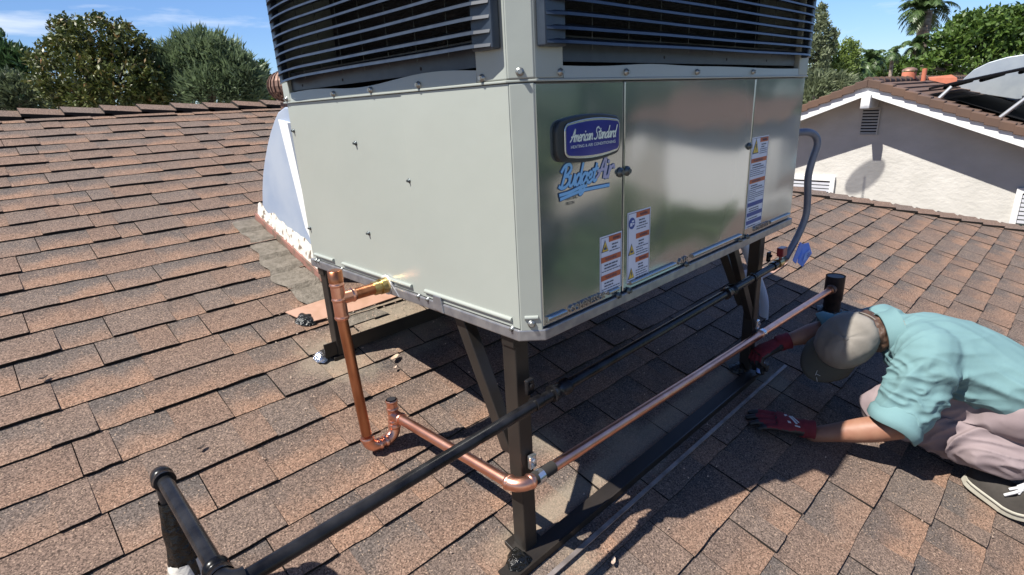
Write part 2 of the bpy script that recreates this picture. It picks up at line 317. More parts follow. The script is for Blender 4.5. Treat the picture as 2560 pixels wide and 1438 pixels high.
def size_on_screen(t):
    p = Vector(((t[0] + t[1]) / 2, t[2] + 0.13, rz(t[2] + 0.13))); d = p - C; z = d.dot(FX)
    if z < 0.3: return -1
    u_ = 1280 + 1376.4 * d.dot(RX) / z; v_ = 719 - 1376.4 * d.dot(UX) / z
    if not (-30 < u_ < 2590 and 240 < v_ < 1470): return -1
    # behind the cabinet?
    if 780 < u_ < 1970 and v_ < 560: return -1
    return (t[1] - t[0]) * EX / (z * z)
tabs.sort(key=size_on_screen, reverse=True)
for t_ in tabs[:300]: build_tabs('shingle', [t_], roof)
tag(build_tabs('shingle_field', tabs[300:], roof), kind='stuff')
# ridge and hip caps
def cap_maker(q, caps):
    for (p, d, s1, s2, ln, th) in caps:      # point, direction, side vectors (down both slopes)
        P = [p, p + d * ln]
        for j, s_ in enumerate((s1, s2)):
            a0 = P[0] + Vector((0, 0, th)); a1 = P[1] + Vector((0, 0, th * 0.3)); b0 = P[0] + s_ + Vector((0, 0, th)); b1 = P[1] + s_ + Vector((0, 0, th * 0.3))
            dn = Vector((0, 0, -th - 0.006)); r = random.random()
            for f, e in (([a0, b0, b1, a1], 0), ([a0, b0, b0 + dn, a0 + dn], 1), ([b0, b1, b1 + dn, b0 + dn], 1)):
                if j: f = f[::-1]
                k_ = len(q.v); q.v += [tuple(v) for v in f]; q.f.append([k_, k_ + 1, k_ + 2, k_ + 3]); q.mi.append(0); q.sm.append(False)
                q.uv += [(0, 0.35)] * 4; q.at += [(r, 0.15, float(e), 1)] * 4
x = -3.4
sN = Vector((0, -0.24, -0.24 * T)); sF = Vector((0, 0.24, -0.24 * T))
caps = []
while x < HX - YR:
    caps.append((Vector((x, YR, zr + 0.02)), Vector((1, 0, 0)), sN, sF, 0.50, 0.062 + random.uniform(-.006, .006))); x += 0.42
hd = Vector((-1, 1, T)); hl = hd.length; hd.normalize(); nstep = 0
p = Vector((HX - EAVE, EAVE, rz(EAVE) + 0.015))
while p.y < YR - 0.1:
    caps.append((p.copy(), hd, Vector((-0.22, -0.14, -0.14 * T)), Vector((0.14, 0.22, -0.14 * T)), 0.46, 0.05)); p = p + hd * 0.385
for c_ in caps: build_tabs('ridge_cap_shingle', [c_], roof, cap_maker)

# ------------------------------------------------------------------ packaged air conditioner
L1, L2, CH = 2.799, 2.0415, 0.0645
ZT = 1.83
ac = thing('air_conditioner', (0, 0, 0), 'large grey green rooftop air conditioner raised on black steel legs', 'air conditioner')
q = MB(); q.prism([(0.05, 0.11, 0.01), (0.11, 0.05, 0.01), (L1 - 0.04, 0.05, 0.01), (L1 - 0.04, L2 - 0.04, 0.01), (0.05, L2 - 0.04, 0.01)], (0, 0, 1.0)); q.build('light_block_core', M['gal'], ac)  # unseen core added to block light inside the panels
q = MB(); q.prism([(0.25, 0.25, 1.01), (L1 - 0.25, 0.25, 1.01), (L1 - 0.25, L2 - 0.25, 1.01), (0.25, L2 - 0.25, 1.01)], (0, 0, 0.78)); q.build('coil_core', M['coil'], ac)
def foot(o_, z0, z1, g=0.0):   # chamfered outline ring offset outwards by g
    return [(-g, CH + g * 0.4, z0), (CH + g * 0.4, -g, z0), (L1 + g, -g, z0), (L1 + g, L2 + g, z0), (-g, L2 + g, z0)]
q = MB(); q.prism(foot(0, -0.045, 0, 0.012), (0, 0, 0.052)); q.build('base_rail', M['gal'], ac, 0.006)
def paneY(x0, x1, z0, z1, name='panel', d=0.018, m_='paint', bev=0.006, y=0.0): return box(name, (x0, y, z0), (x1, y + d + 0.03, z1), M[m_], ac, bev)
def paneX(y0, y1, z0, z1, name='panel', d=0.018, m_='paint', bev=0.006, x=0.0): return box(name, (x, y0, z0), (x + d + 0.03, y1, z1), M[m_], ac, bev)
front = bpy.data.materials.new('shaded_gloss_paint'); front.use_nodes = True  # darker copy of the cabinet paint; the face's shade is in its colour
def gloss_paint():
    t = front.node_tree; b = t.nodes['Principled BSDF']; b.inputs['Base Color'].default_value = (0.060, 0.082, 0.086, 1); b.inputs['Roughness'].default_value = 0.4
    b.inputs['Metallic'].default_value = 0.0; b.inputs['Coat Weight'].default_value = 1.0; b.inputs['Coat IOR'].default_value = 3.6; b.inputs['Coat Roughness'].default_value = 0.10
    g = t.nodes.new('ShaderNodeNewGeometry'); z = t.nodes.new('ShaderNodeTexNoise'); z.inputs['Scale'].default_value = 1.7; z.inputs['Detail'].default_value = 1.5
    z2 = t.nodes.new('ShaderNodeTexNoise'); z2.inputs['Scale'].default_value = 320
    a = t.nodes.new('ShaderNodeMath'); a.operation = 'MULTIPLY_ADD'; a.inputs[1].default_value = 0.0015
    t.links.new(g.outputs['Position'], z.inputs['Vector']); t.links.new(g.outputs['Position'], z2.inputs['Vector'])
    bp = t.nodes.new('ShaderNodeBump'); bp.inputs['Strength'].default_value = 0.6; bp.inputs['Distance'].default_value = 0.035
    t.links.new(z2.outputs[0], a.inputs[0]); t.links.new(z.outputs[0], a.inputs[2]); t.links.new(a.outputs[0], bp.inputs['Height'])
    t.links.new(bp.outputs[0], b.inputs['Normal']); t.links.new(bp.outputs[0], b.inputs['Coat Normal'])
gloss_paint(); M['front'] = front
ZS = 0.992
# lower left face: two panels, corner post
paneX(0.7755 + 0.0006, L2 - 0.028, 0.012, ZS, 'side_panel', bev=0.0015); paneX(CH + 0.002, 0.7755 - 0.0006, 0.012, ZS, 'side_panel', x=-0.004, bev=0.0015)
box('corner_flange', (0.004, L2 - 0.026, 0.0), (0.03, L2, ZS), M['paint'], ac, 0.004)
q = MB(); q.prism([(-0.004, CH, 0.0), (CH, -0.004, 0.0), (CH + 0.03, 0.03, 0.0), (0.03, CH + 0.03, 0.0)], (0, 0, ZS)); q.build('corner_post', M['paint'], ac, 0.006)
# lower right face: three glossy access panels
for (a, b_) in ((CH + 0.004, 0.637), (0.645, 1.990), (1.999, L1)):
    box('access_panel', (a, 0, 0.012), (b_, 0.05, ZS), M['front'], ac, 0.007)
box('end_panel', (L1 - 0.03, 0.052, 0.0), (L1 + 0.0, L2, ZS), M['paint'], ac, 0.004); box('end_panel', (0.03, L2 - 0.024, 0.0), (L1 - 0.032, L2 + 0.001, ZS), M['paint'], ac)
# upper section
ZB = 1.05
q = MB(); q.prism(foot(0, ZS + 0.002, 0, 0.012), (0, 0, 0.010)); q.build('seam_lip', M['paint'], ac, 0.003)
u0 = -0.008
q = MB(); q.prism([(u0, CH, 1.005), (CH, u0, 1.005), (CH + 0.03, 0.03, 1.005), (0.03, CH + 0.03, 1.005)], (0, 0, ZT - 1.005)); q.build('corner_post', M['paint'], ac, 0.006)
box('upper_panel', (u0, CH + 0.001, 1.005), (0.03, 0.236, ZT), M['paint'], ac, 0.005)
box('upper_panel', (u0, 1.955, 1.005), (0.03, L2, ZT), M['paint'], ac, 0.005)
q = MB(); nS = 24
def sill(axis):
    pts = []
    for i in range(nS + 1):
        s_ = i / nS
        if axis == 0: y = 0.237 + (1.954 - 0.237) * s_; dz = 0.010 * math.sin(3.1 * math.pi * s_) + 0.006 * math.sin(7 * s_); pts.append((u0, y, dz, 0.028))
        else: x_ = 0.226 + (2.64 - 0.226) * s_; dz = 0.014 * math.exp(-((s_ - 0.25) / 0.12) ** 2) - 0.004 * math.sin(9 * s_); pts.append((x_, u0, dz, 0.028))
    vs = []
    for p_ in pts:
        if axis == 0: vs += [(p_[0], p_[1], 1.005), (p_[0] + 0.004, p_[1], ZB + p_[2]), (0.028, p_[1], ZB + p_[2] - 0.004), (0.028, p_[1], 1.005)]
        else: vs += [(p_[0], p_[1], 1.005), (p_[0], p_[1] + 0.004, ZB + p_[2]), (p_[0], 0.028, ZB + p_[2] - 0.004), (p_[0], 0.028, 1.005)]
    fs = [(4 * i + j, 4 * i + 4 + j, 4 * i + 4 + (j + 1) % 4, 4 * i + (j + 1) % 4) for i in range(nS) for j in range(4)]
    if axis == 0: fs = [f[::-1] for f in fs]
    q_ = MB(); q_.add(vs, fs + [(0, 1, 2, 3), tuple(4 * nS + i for i in (3, 2, 1, 0))]); return q_.build('sill_flange', M['paint'], ac)
sill(0); sill(1)
box('upper_panel', (CH + 0.001, u0, 1.005), (0.225, 0.03, ZT), M['paint'], ac, 0.005)
box('upper_panel', (2.641, u0, 1.005), (L1, 0.03, ZT), M['paint'], ac, 0.005)
box('upper_panel', (L1 - 0.03, 0.032, 1.005), (L1 + 0.006, L2, ZT), M['paint'], ac); box('upper_panel', (0.032, L2 - 0.03, 1.005), (L1 - 0.032, L2 + 0.006, ZT), M['paint'], ac)
box('top_cover', (-0.09, -0.09, ZT), (L1 + 0.06, L2 + 0.06, ZT + 0.07), M['paint'], ac, 0.015)
q = MB(); q.tube([(1.1, 1.0, ZT + 0.07), (1.1, 1.0, ZT + 0.14)], 0.72, 32); q.build('fan_guard', M['slate'], ac)
# bracket strips below the grilles, black gap beneath
box('bracket_strip', (0.012, 0.245, 1.062), (0.03, 1.95, 1.16), M['slate'], ac); box('bracket_strip', (0.233, 0.012, 1.066), (2.60, 0.03, 1.16), M['slate'], ac)
for y in (0.62, 1.32, 1.80): cyl('bracket_hole', [(0.0115, y, 1.085), (0.0119, y, 1.085)], 0.008, M['cavity'], ac, 8)
for x in (0.98, 1.62, 2.15): cyl('bracket_hole', [(x, 0.0115, 1.092), (x, 0.0119, 1.092)], 0.008, M['cavity'], ac, 8)
def grille(axis):
    """louvred guard: frame with protruding curved slats"""
    a0, a1 = (0.086, 1.962) if axis == 0 else (0.078, 2.70)
    Z0, Z1 = 1.112, 1.78; zs = 0.047
    def P(a, o, z): return (-o, a, z) if axis == 0 else (a, -o, z)
    g = MB()
    def bx(a, b_, o0, o1, z0, z1):
        p0 = P(a, o0, z0); p1 = P(b_, o1, z1); g.box(tuple(min(i, j) for i, j in zip(p0, p1)), tuple(max(i, j) for i, j in zip(p0, p1)))
    e = 0.115
    ea = 0.03 if axis == 0 else 0.115
    eb = 0.07 if axis == 0 else 0.05
    if axis == 0: ea, eb = e, 0.05
    bx(a0, a0 + ea, 0.010, 0.052, Z0, Z1); bx(a1 - eb, a1, 0.010, 0.052, Z0, Z1); bx(a0 + ea, a1 - eb, 0.011, 0.050, Z1 - 0.05, Z1)
    fr = g.build('louvre_frame', M['slate'], ac, 0.006)
    z = Z0 + 0.008; nn = 28
    while z < Z1 - 0.04:
        vs = []; 
        for i in range(nn + 1):
            s_ = i / nn; a = a0 + 0.008 + (a1 - a0 - 0.016) * s_
            edge = min(1.0, min(s_ / 0.075, (1 - s_) / 0.075)); edge = math.sqrt(max(0.02, 1 - (1 - edge) ** 2))
            ou = 0.052 + 0.028 * edge; wv = 0.0010 * math.sin(a * 5 + z * 30) - (0.020 * max(0, (a - 1.55) / 0.4) ** 2 if axis == 0 else 0.0)
            th = 0.011
            vs += [P(a, ou, z + wv), P(a, ou - 0.004, z + wv + th), P(a, 0.022, z + wv + th + 0.018), P(a, 0.022, z + wv + 0.012)]
        fs = [(4 * i + j, 4 * i + (j + 1) % 4, 4 * i + 4 + (j + 1) % 4, 4 * i + 4 + j) for i in range(nn) for j in range(4)]
        if axis == 1: fs = [f[::-1] for f in fs]
        h = MB(); h.add(vs, fs, 0, False); h.add(vs[:4], [(0, 1, 2, 3)]); h.add(vs[-4:], [(3, 2, 1, 0)]); h.build('louvre_slat', M['slate'], fr); z += zs
    h = MB(); n_ = 7 if axis == 0 else 9
    for i in range(n_):
        a = a0 + 0.2 + (a1 - a0 - 0.35) * (i + 0.5) / n_
        h.tube([P(a, 0.008, Z0 - 0.0), P(a, 0.008, Z1 - 0.03)], 0.0022, 5)
    h.build('guard_wire', M['dscrew'], fr)
grille(0); grille(1)
# screws
def screw(x, y, z, axis, m_='screw', r=0.011):
    d = Vector((-1, 0, 0)) if axis == 0 else (Vector((0, -1, 0)) if axis == 1 else Vector((-0.7, -0.7, 0)))
    p = Vector((x, y, z)); q_ = MB(); q_.tube([p, p + d * 0.006, p + d * 0.006, p + d * 0.018], [r * 1.4, r * 1.3, r * 0.85, r * 0.7], 8); q_.build('screw', M[m_], ac)
for (y, z) in ((1.249, 0.766), (0.78, 0.596), (1.239, 0.28), (1.994, 0.833), (1.996, 0.219)): screw(0.0, y, z, 0, 'dscrew', 0.009)
for y in (0.20, 0.62, 1.02, 1.40, 2.00): screw(-0.008, y, 1.02, 0)
for y in (0.11, 0.72, 0.80, 1.62, 1.97, 1.93): screw(-0.006, y, 0.005, 0, r=0.010)
for x in (0.205, 0.64, 1.26, 1.92): screw(x, -0.008, 1.026, 1)
for x in (0.60, 0.69, 1.25, 1.93, 2.04): screw(x, -0.006, 0.015 if x > 1.2 else 0.01, 1, 'dscrew', 0.013)
screw(0.03, 0.03, 0.035, 2, 'screw', 0.013); screw(0.025, 0.03, 1.03, 2, 'screw', 0.012)
for x in (0.613, 0.668): screw(x, -0.002, 0.60, 1, 'dscrew', 0.017)
screw(1.965, -0.002, 0.60, 1, 'dscrew', 0.016)
# pressed ribs along the bottoms
def rib(a, b_, z, axis, m_):
    o = -0.006
    P0, P1 = ((o, a, z), (o, b_, z)) if axis == 0 else ((a, o, z), (b_, o, z)); q_ = MB(); q_.tube([P0, P1], [0.011, 0.011], 8); q_.build('pressed_rib', M[m_], ac)
rib(1.72, 1.98, 0.045, 0, 'paint'); rib(0.86, 1.60, 0.045, 0, 'paint'); rib(0.11, 0.74, 0.045, 0, 'paint')
rib(0.09, 0.21, 0.045, 1, 'front'); rib(0.52, 0.60, 0.045, 1, 'front'); rib(0.70, 1.13, 0.045, 1, 'front'); rib(1.32, 1.94, 0.045, 1, 'front'); rib(2.4, 2.75, 0.045, 1, 'front')
q = MB(); q.tube([(0.012, 0.052, 0.062), (0.052, 0.012, 0.062)], 0.011, 8); q.build('pressed_rib', M['paint'], ac)
# embossed words
def text(name, body, x, z, h, m_, parent, y=-0.003, ext=0.002, wid=None, shear=0.0, axis=1, spacing=1.0):
    cu = bpy.data.curves.new(name, 'FONT'); cu.body = body; cu.size = h * S / 0.7; cu.extrude = ext * S; cu.shear = shear; cu.space_character = spacing; cu.resolution_u = 3
    ob = bpy.data.objects.new('tmp', cu); col.objects.link(ob); dg = bpy.context.evaluated_depsgraph_get(); me = bpy.data.meshes.new_from_object(ob.evaluated_get(dg)); 
    bpy.data.objects.remove(ob); xs = [v.co.x for v in me.vertices]; w_ = max(xs) - min(xs); f = (wid * S / w_) if wid else 1.0
    off = wloc(parent)
    for v in me.vertices:
        cx, cy, cz = (v.co.x - min(xs)) * f, v.co.y, v.co.z
        v.co = Vector((x * S + cx, y * S - cz, z * S + cy)) - off
    me.materials.clear(); me.materials.append(M[m_]); o = bpy.data.objects.new(name, me); col.objects.link(o); o.parent = parent; return o
text('embossed_lettering', 'COMPRESSOR', 0.24, 0.028, 0.034, 'front', ac, ext=0.006, wid=0.26)
text('embossed_lettering', 'AIR', 1.17, 0.030, 0.032, 'front', ac, ext=0.006, wid=0.11)
text('embossed_lettering', 'CONTROLS', 2.15, 0.030, 0.032, 'front', ac, ext=0.006, wid=0.22)
# drain cut-out on the left base, lifting lug
q = MB(); q.prism([(-0.016, 1.18, -0.04), (-0.016, 1.12, 0.055), (-0.016, 1.085, 0.06), (-0.016, 0.98, -0.04)], (0.02, 0, 0)); q.build('drain_cover', M['gal'], ac, 0.004)
q = MB(); q.prism([(-0.02, 0.66, 0.045), (-0.02, 0.60, 0.045), (-0.02, 0.585, -0.04), (-0.02, 0.67, -0.03)], (0.02, 0, 0)); q.build('lifting_lug', M['gal'], ac, 0.004)
# end electrical disconnect seen edge-on
box('disconnect_box', (L1 + 0.002, 0.06, 0.38), (L1 + 0.10, 0.30, 0.90), M['slate'], ac, 0.01); box('hinge', (L1 + 0.002, 0.02, 0.32), (L1 + 0.03, 0.05, 0.83), M['dscrew'], ac)
q = MB(); 
for i in range(9): q.box((L1 + 0.005, 0.02, 0.10 + i * 0.022), (L1 + 0.035 + 0.01 * (i % 3), 0.06, 0.115 + i * 0.022))
q.build('wire_bundle', M['cavity'], ac)
# badge
def rrect(x0, x1, z0, z1, r, bulge=0.0, n=5):
    pts = []
    for (cx, cz, a) in ((x1 - r, z1 - r, 0), (x0 + r, z1 - r, 90), (x0 + r, z0 + r, 180), (x1 - r, z0 + r, 270)):
        for i in range(n + 1): t_ = R(a + 90 * i / n); pts.append((cx + r * math.cos(t_), cz + r * math.sin(t_)))
    outp = []
    for i, (a, b_) in enumerate(pts):
        outp.append((a, b_))
        a2, b2 = pts[(i + 1) % len(pts)]
        if (a - a2) ** 2 + (b_ - b2) ** 2 > 0.002:
            for k_ in range(1, 6):
                t_ = k_ / 6; x_, z_ = a + (a2 - a) * t_, b_ + (b2 - b_) * t_; bb = bulge * 4 * t_ * (1 - t_)
                if abs(b_ - b2) < 1e-6: z_ += bb if z_ > (z0 + z1) / 2 else -bb
                outp.append((x_, z_))
    return outp
def plate(name, poly, y0, d, m_, parent, bev=0.0):
    q_ = MB(); q_.prism([(a, y0, b_) for a, b_ in poly], (0, -d, 0)); return q_.build(name, M[m_], parent, bev)
bd = plate('badge', rrect(0.162, 0.590, 0.688, 0.852, 0.045, 0.014), 0.0, 0.020, 'bframe', ac, 0.006)
plate('badge_rim', rrect(0.205, 0.574, 0.702, 0.838, 0.03, 0.012), -0.0205, 0.005, 'chrome', bd, 0.002)
plate('badge_plate', rrect(0.214, 0.565, 0.711, 0.829, 0.022, 0.010), -0.026, 0.002, 'blue', bd)
# single-stroke script lettering
F = {
'A': (0.95, [[(0, 0), (.35, .6), (.75, 2.0), (.85, 1.2), (.9, 0.05)], [(.1, .75), (.5, .8), (1.05, .85)]]),
'B': (1.1, [[(0.15, 0), (0.35, 1.0), (0.45, 1.9)], [(-.1, 1.5), (.25, 2.0), (.8, 2.1), (1.1, 1.7), (.8, 1.2), (.35, 1.05)], [(.35, 1.05), (.9, .95), (1.05, .45), (.7, .05), (.2, -.05), (-.15, .15)]]),
'u': (.78, [[(.05, 1), (.0, .3), (.22, 0), (.5, .3), (.62, 1)], [(.62, 1), (.6, .3), (.75, .02)]]),
'd': (.82, [[(.6, .75), (.35, 1), (.02, .6), (.1, .1), (.35, .02), (.6, .4)], [(.72, 2.0), (.62, .8), (.62, .2), (.8, .02)]]),
'g': (.80, [[(.6, .8), (.35, 1), (.02, .6), (.12, .12), (.4, .1), (.6, .5)], [(.66, 1), (.58, 0), (.4, -.8), (.05, -1.0), (-.1, -.6), (.3, -.25), (.75, .05)]]),
'e': (.68, [[(.05, .45), (.45, .55), (.5, .9), (.25, 1), (.02, .6), (.08, .1), (.35, 0), (.68, .25)]]),
't': (.55, [[(.35, 1.7), (.22, .8), (.2, .2), (.35, .02), (.55, .15)], [(-.1, 1.15), (.6, 1.25)]]),
'i': (.38, [[(.1, 1), (.05, .3), (.15, .02), (.35, .15)], [(.2, 1.4), (.22, 1.5)]]),
'r': (.6, [[(.08, 1), (.05, 0)], [(.05, .5), (.25, .9), (.5, 1.0), (.58, .8)]]),
'm': (1.1, [[(.05, 1), (.02, 0)], [(.02, .5), (.25, 1), (.42, .8), (.42, 0)], [(.42, .5), (.7, 1), (.85, .8), (.85, .15), (1.05, .05)]]),
'n': (.75, [[(.05, 1), (.02, 0)], [(.02, .5), (.3, 1), (.5, .8), (.5, .15), (.7, .05)]]),
'c': (.6, [[(.5, .8), (.3, 1), (.02, .6), (.08, .1), (.3, 0), (.6, .2)]]),
'a': (.75, [[(.55, .8), (.3, 1), (.02, .5), (.12, .03), (.4, .2), (.58, .9)], [(.6, 1), (.56, .2), (.75, .02)]]),
'S': (.95, [[(.85, 1.7), (.55, 2), (.15, 1.75), (.25, 1.2), (.6, .85), (.6, .25), (.2, 0), (-.15, .2)]]), ' ': (.5, [])}
def script(body, x, z, h, wid, thick, y, m_, name, parent, shear=0.35, extra=None, rise=0.0):
    tot = sum(F[c_][0] for c_ in body); u_ = wid / tot; v_ = h / 2.0; q_ = MB(); cx = 0; dd = 0
    st = []
    for c_ in body:
        for s_ in F[c_][1]: st.append([((cx + a) * u_ + b_ * v_ * shear, b_ * v_ + rise * (cx + a) * u_) for a, b_ in s_])
        cx += F[c_][0]
    for s_ in (extra or []): st.append(s_)
    for s_ in st:
        P = spline([(x + a, y - dd, z + b_) for a, b_ in s_], 4); dd += 0.00012; vs = []
        for i, p_ in enumerate(P):
            t_ = (P[min(i + 1, len(P) - 1)] - P[max(i - 1, 0)]).normalized(); nv = Vector((-t_.z, 0, t_.x)) * thick / 2
            if i == 0: p_ = p_ - t_ * thick * 0.3
            if i == len(P) - 1: p_ = p_ + t_ * thick * 0.3
            vs += [p_ + nv, p_ - nv]
        q_.add(vs, [(2 * i, 2 * i + 1, 2 * i + 3, 2 * i + 2) for i in range(len(P) - 1)])
    return q_.build(name, M[m_], parent)
script('American Standard', 0.234, 0.764, 0.048, 0.30, 0.0060, -0.0285, 'silvert', 'script_lettering', bd, 0.3)
text('plain_lettering', 'HEATING & AIR CONDITIONING', 0.238, 0.738, 0.012, 'silvert', bd, y=-0.0285, ext=0.0002, wid=0.30)
sw = [[(0.0, -0.045), (0.12, -0.030), (0.20, -0.028), (0.33, -0.030)], [(-0.005, -0.028), (0.06, -0.024), (0.13, -0.012), (0.17, -0.012)], [(0.15, 0.105), (0.20, 0.103), (0.235, 0.108)]]
for (th, yy, mm, nm) in ((0.020, -0.0012, 'nblue', 'decal_outline'), (0.0125, -0.0030, 'lblue', 'decal_lettering')):
    script('Budget', 0.196, 0.585, 0.085, 0.235, th, yy, mm, nm, ac, 0.25, extra=sw)
script('Air', 0.430, 0.590, 0.095, 0.125, 0.019, -0.0012, 'nblue', 'decal_outline', ac, 0.3); script('Air', 0.430, 0.590, 0.095, 0.125, 0.0115, -0.0030, 'lilac', 'decal_lettering', ac, 0.3)
text('plain_lettering', 'HEATING\nFREON', 0.232, 0.528, 0.014, 'dscrew', ac, y=-0.0006, ext=0.0002, wid=0.075)
# warning labels
def wl(x0, x1, z0, z1, blocks, tris, split=None, blue_from=None):
    lb = box('warning_label', (x0, -0.0012, z0), (x1, 0.0, z1), M['paper'], ac); e = 0.006
    q_ = MB(); e2 = 0.0025
    for (a, b_, c_, d_) in ((x0 + e, x1 - e, z1 - e - e2, z1 - e), (x0 + e, x1 - e, z0 + e, z0 + e + e2), (x0 + e, x0 + e + e2, z0 + e, z1 - e), (x1 - e - e2, x1 - e, z0 + e, z1 - e)): q_.box((a, -0.0018, c_), (b_, -0.0013, d_))
    q_.build('border_line', M['ink'], lb)
    for (bz0, bz1, bx, cm) in blocks:      # header bar with text rows down to bz1
        hh = 0.026; bar = box('header_bar', (bx, -0.0026, bz0 - hh), (x1 - 0.01, -0.0019, bz0), M[cm], lb)
        if cm == 'orange': text('header_lettering', 'WARNING', bx + 0.03, bz0 - hh + 0.006, 0.014, 'ink', lb, y=-0.0032, ext=0.0003, wid=(x1 - 0.01 - bx) * 0.6)
        z_ = bz0 - hh - 0.012; q2 = MB(); r_ = 0
        while z_ > bz1 + 0.004:
            hs = 0.0065 if r_ < 2 else 0.004; a = bx + 0.004 + (0.02 if r_ < 2 else 0); full = x1 - 0.014 - (0.015 if r_ < 2 else 0)
            xx = a; end = a + (full - a) * (random.uniform(0.45, 0.95) if r_ % 4 == 3 or r_ < 2 else random.uniform(0.9, 1.0))
            while xx < end:
                wd = random.uniform(0.012, 0.03); q2.box((xx, -0.0026, z_ - hs), (min(xx + wd, end), -0.0019, z_)); xx += wd + 0.004
            z_ -= 0.0125 if r_ >= 2 else 0.015; r_ += 1
        q2.build('text_rows', M['ink'], lb)
    for (tx, tz, ts, kind) in tris:
        if kind == 'o':
            c_ = [(tx + ts * math.cos(R(a)), tz + ts * math.sin(R(a)) * 1.05) for a in range(0, 360, 24)]; plate('safety_symbol', c_, -0.0019, 0.0008, 'dblue', lb)
            q2 = MB(); q2.box((tx - ts * .6, -0.0034, tz - ts * .5), (tx + ts * .1, -0.0030, tz + ts * .1)); q2.box((tx - ts * .1, -0.0034, tz + ts * .2), (tx + ts * .6, -0.0030, tz + ts * .5)); q2.box((tx + ts * .25, -0.0034, tz - ts * .3), (tx + ts * .7, -0.0030, tz)); q2.build('symbol_mark', M['paper'], lb)
        else:
            plate('safety_symbol', [(tx - ts, tz - ts), (tx + ts, tz - ts), (tx, tz + ts * 1.1)], -0.0019, 0.0006, 'ink', lb); plate('safety_symbol', [(tx - ts * .8, tz - ts * .86), (tx + ts * .8, tz - ts * .86), (tx, tz + ts * .83)], -0.0030, 0.0006, 'yellow', lb)
            plate('symbol_mark', {'z': [(tx - ts * .1, tz + ts * .35), (tx + ts * .2, tz + ts * .3), (tx + .05 * ts, tz), (tx + ts * .2, tz - .05 * ts), (tx - ts * .05, tz - ts * .7), (tx, tz - ts * .15), (tx - ts * .2, tz - ts * .1)],
                'h': [(tx - ts * .45, tz - ts * .6), (tx - ts * .35, tz - .1 * ts), (tx - .15 * ts, tz - .3 * ts), (tx, tz + ts * .2), (tx + ts * .15, tz - .3 * ts), (tx + ts * .35, tz - .2 * ts), (tx + ts * .4, tz - ts * .6)]}[kind], -0.0042, 0.0005, 'ink', lb)
    return lb
wl(0.463, 0.634, 0.048, 0.325, [(0.317, 0.235, 0.530, 'orange'), (0.226, 0.142, 0.472, 'orange'), (0.138, 0.056, 0.472, 'orange')], [(0.500, 0.277, 0.027, 'h')])
wl(0.680, 0.878, 0.048, 0.400, [(0.392, 0.295, 0.752, 'orange'), (0.287, 0.175, 0.752, 'orange'), (0.167, 0.056, 0.752, 'orange')], [(0.715, 0.345, 0.027, 'o'), (0.715, 0.215, 0.027, 'h'), (0.715, 0.092, 0.027, 'z')])
lb3 = wl(2.012, 2.262, 0.068, 0.646, [(0.637, 0.53, 2.13, 'orange'), (0.515, 0.395, 2.02, 'orange'), (0.385, 0.245, 2.02, 'orange'), (0.235, 0.175, 2.02, 'dblue'), (0.170, 0.125, 2.02, 'dblue'), (0.118, 0.075, 2.02, 'dblue')], [(2.07, 0.59, 0.045, 'z')])

# ------------------------------------------------------------------ black steel stand
stand = thing('steel_stand', (0.05, 0.12, rz(0.12)), 'black steel stand of square legs, braces and angle rails under the air conditioner', 'stand')
LG = 0.085
def leg(x, y, m_='steel'):
    q_ = MB(); z0 = rz(y) + 0.03; q_.box((x, y, z0), (x + LG, y + LG, -0.048)); q_.build('leg', M[m_], stand, 0.006)
    b_ = MB(); b_.prism([(x - 0.04, y - 0.012, rz(y - 0.01) + 0.004), (x + LG + 0.05, y - 0.012, rz(y - 0.01) + 0.004), (x + LG + 0.05, y + LG + 0.03, rz(y + LG + .03) + 0.004), (x - 0.04, y + LG + 0.03, rz(y + LG + .03) + 0.004)], (0, 0, 0.03)); b_.build('foot_plate', M[m_], stand, 0.003)
for (x, y) in ((0.02, 0.13), (2.62, 0.13), (0.02, 1.93), (2.62, 1.93)): leg(x, y)
def beam(p, q0, wx, wy, name):
    p, q0 = Vector(p), Vector(q0); b_ = MB(); b_.hexa([p + Vector(o) for o in ((0, 0, 0), (wx, 0, 0), (wx, wy, 0), (0, wy, 0))] + [q0 + Vector(o) for o in ((0, 0, 0), (wx, 0, 0), (wx, wy, 0), (0, wy, 0))]); b_.build(name, M['steel'], stand, 0.004)
beam((0.028, 0.2, -0.70), (0.028, 0.50, -0.05), 0.065, 0.075, 'brace')          # from near leg upslope
beam((2.628, 0.2, -0.70), (2.628, 0.50, -0.05), 0.065, 0.075, 'brace')
beam((2.615, 0.14, -0.80), (2.14, 0.14, -0.05), 0.075, 0.05, 'brace')
for y in (0.125, 1.935): box('top_rail', (0.01, y + 0.004, -0.048 - 0.055), (2.72, y + LG - 0.004, -0.0485), M['steel'], stand, 0.004)
def angle(y, x0, x1, h=0.10, wd=0.085):
    q_ = MB(); z = rz(y) + 0.038
    q_.prism([(x0, y, z), (x0, y + wd, z + wd * T), (x0, y + wd, z + wd * T + 0.010), (x0, y + 0.010, z + 0.012), (x0, y + 0.010, z + h), (x0, y, z + h)], (x1 - x0, 0, 0)); q_.build('base_rail', M['steel'], stand)
q = MB(); y = 0.070; z = rz(y) + 0.030
q.prism([(-0.16, y, z), (-0.16, y + 0.075, z + 0.075 * T), (-0.16, y + 0.075, z + 0.075 * T + 0.012), (-0.16, y, z + 0.012)], (3.02, 0, 0)); q.box((-0.16, y - 0.011, z - 0.02), (2.86, y - 0.001, z + 0.022)); q.build('base_rail', M['steel'], stand)
angle(1.94, -0.07, 2.85)
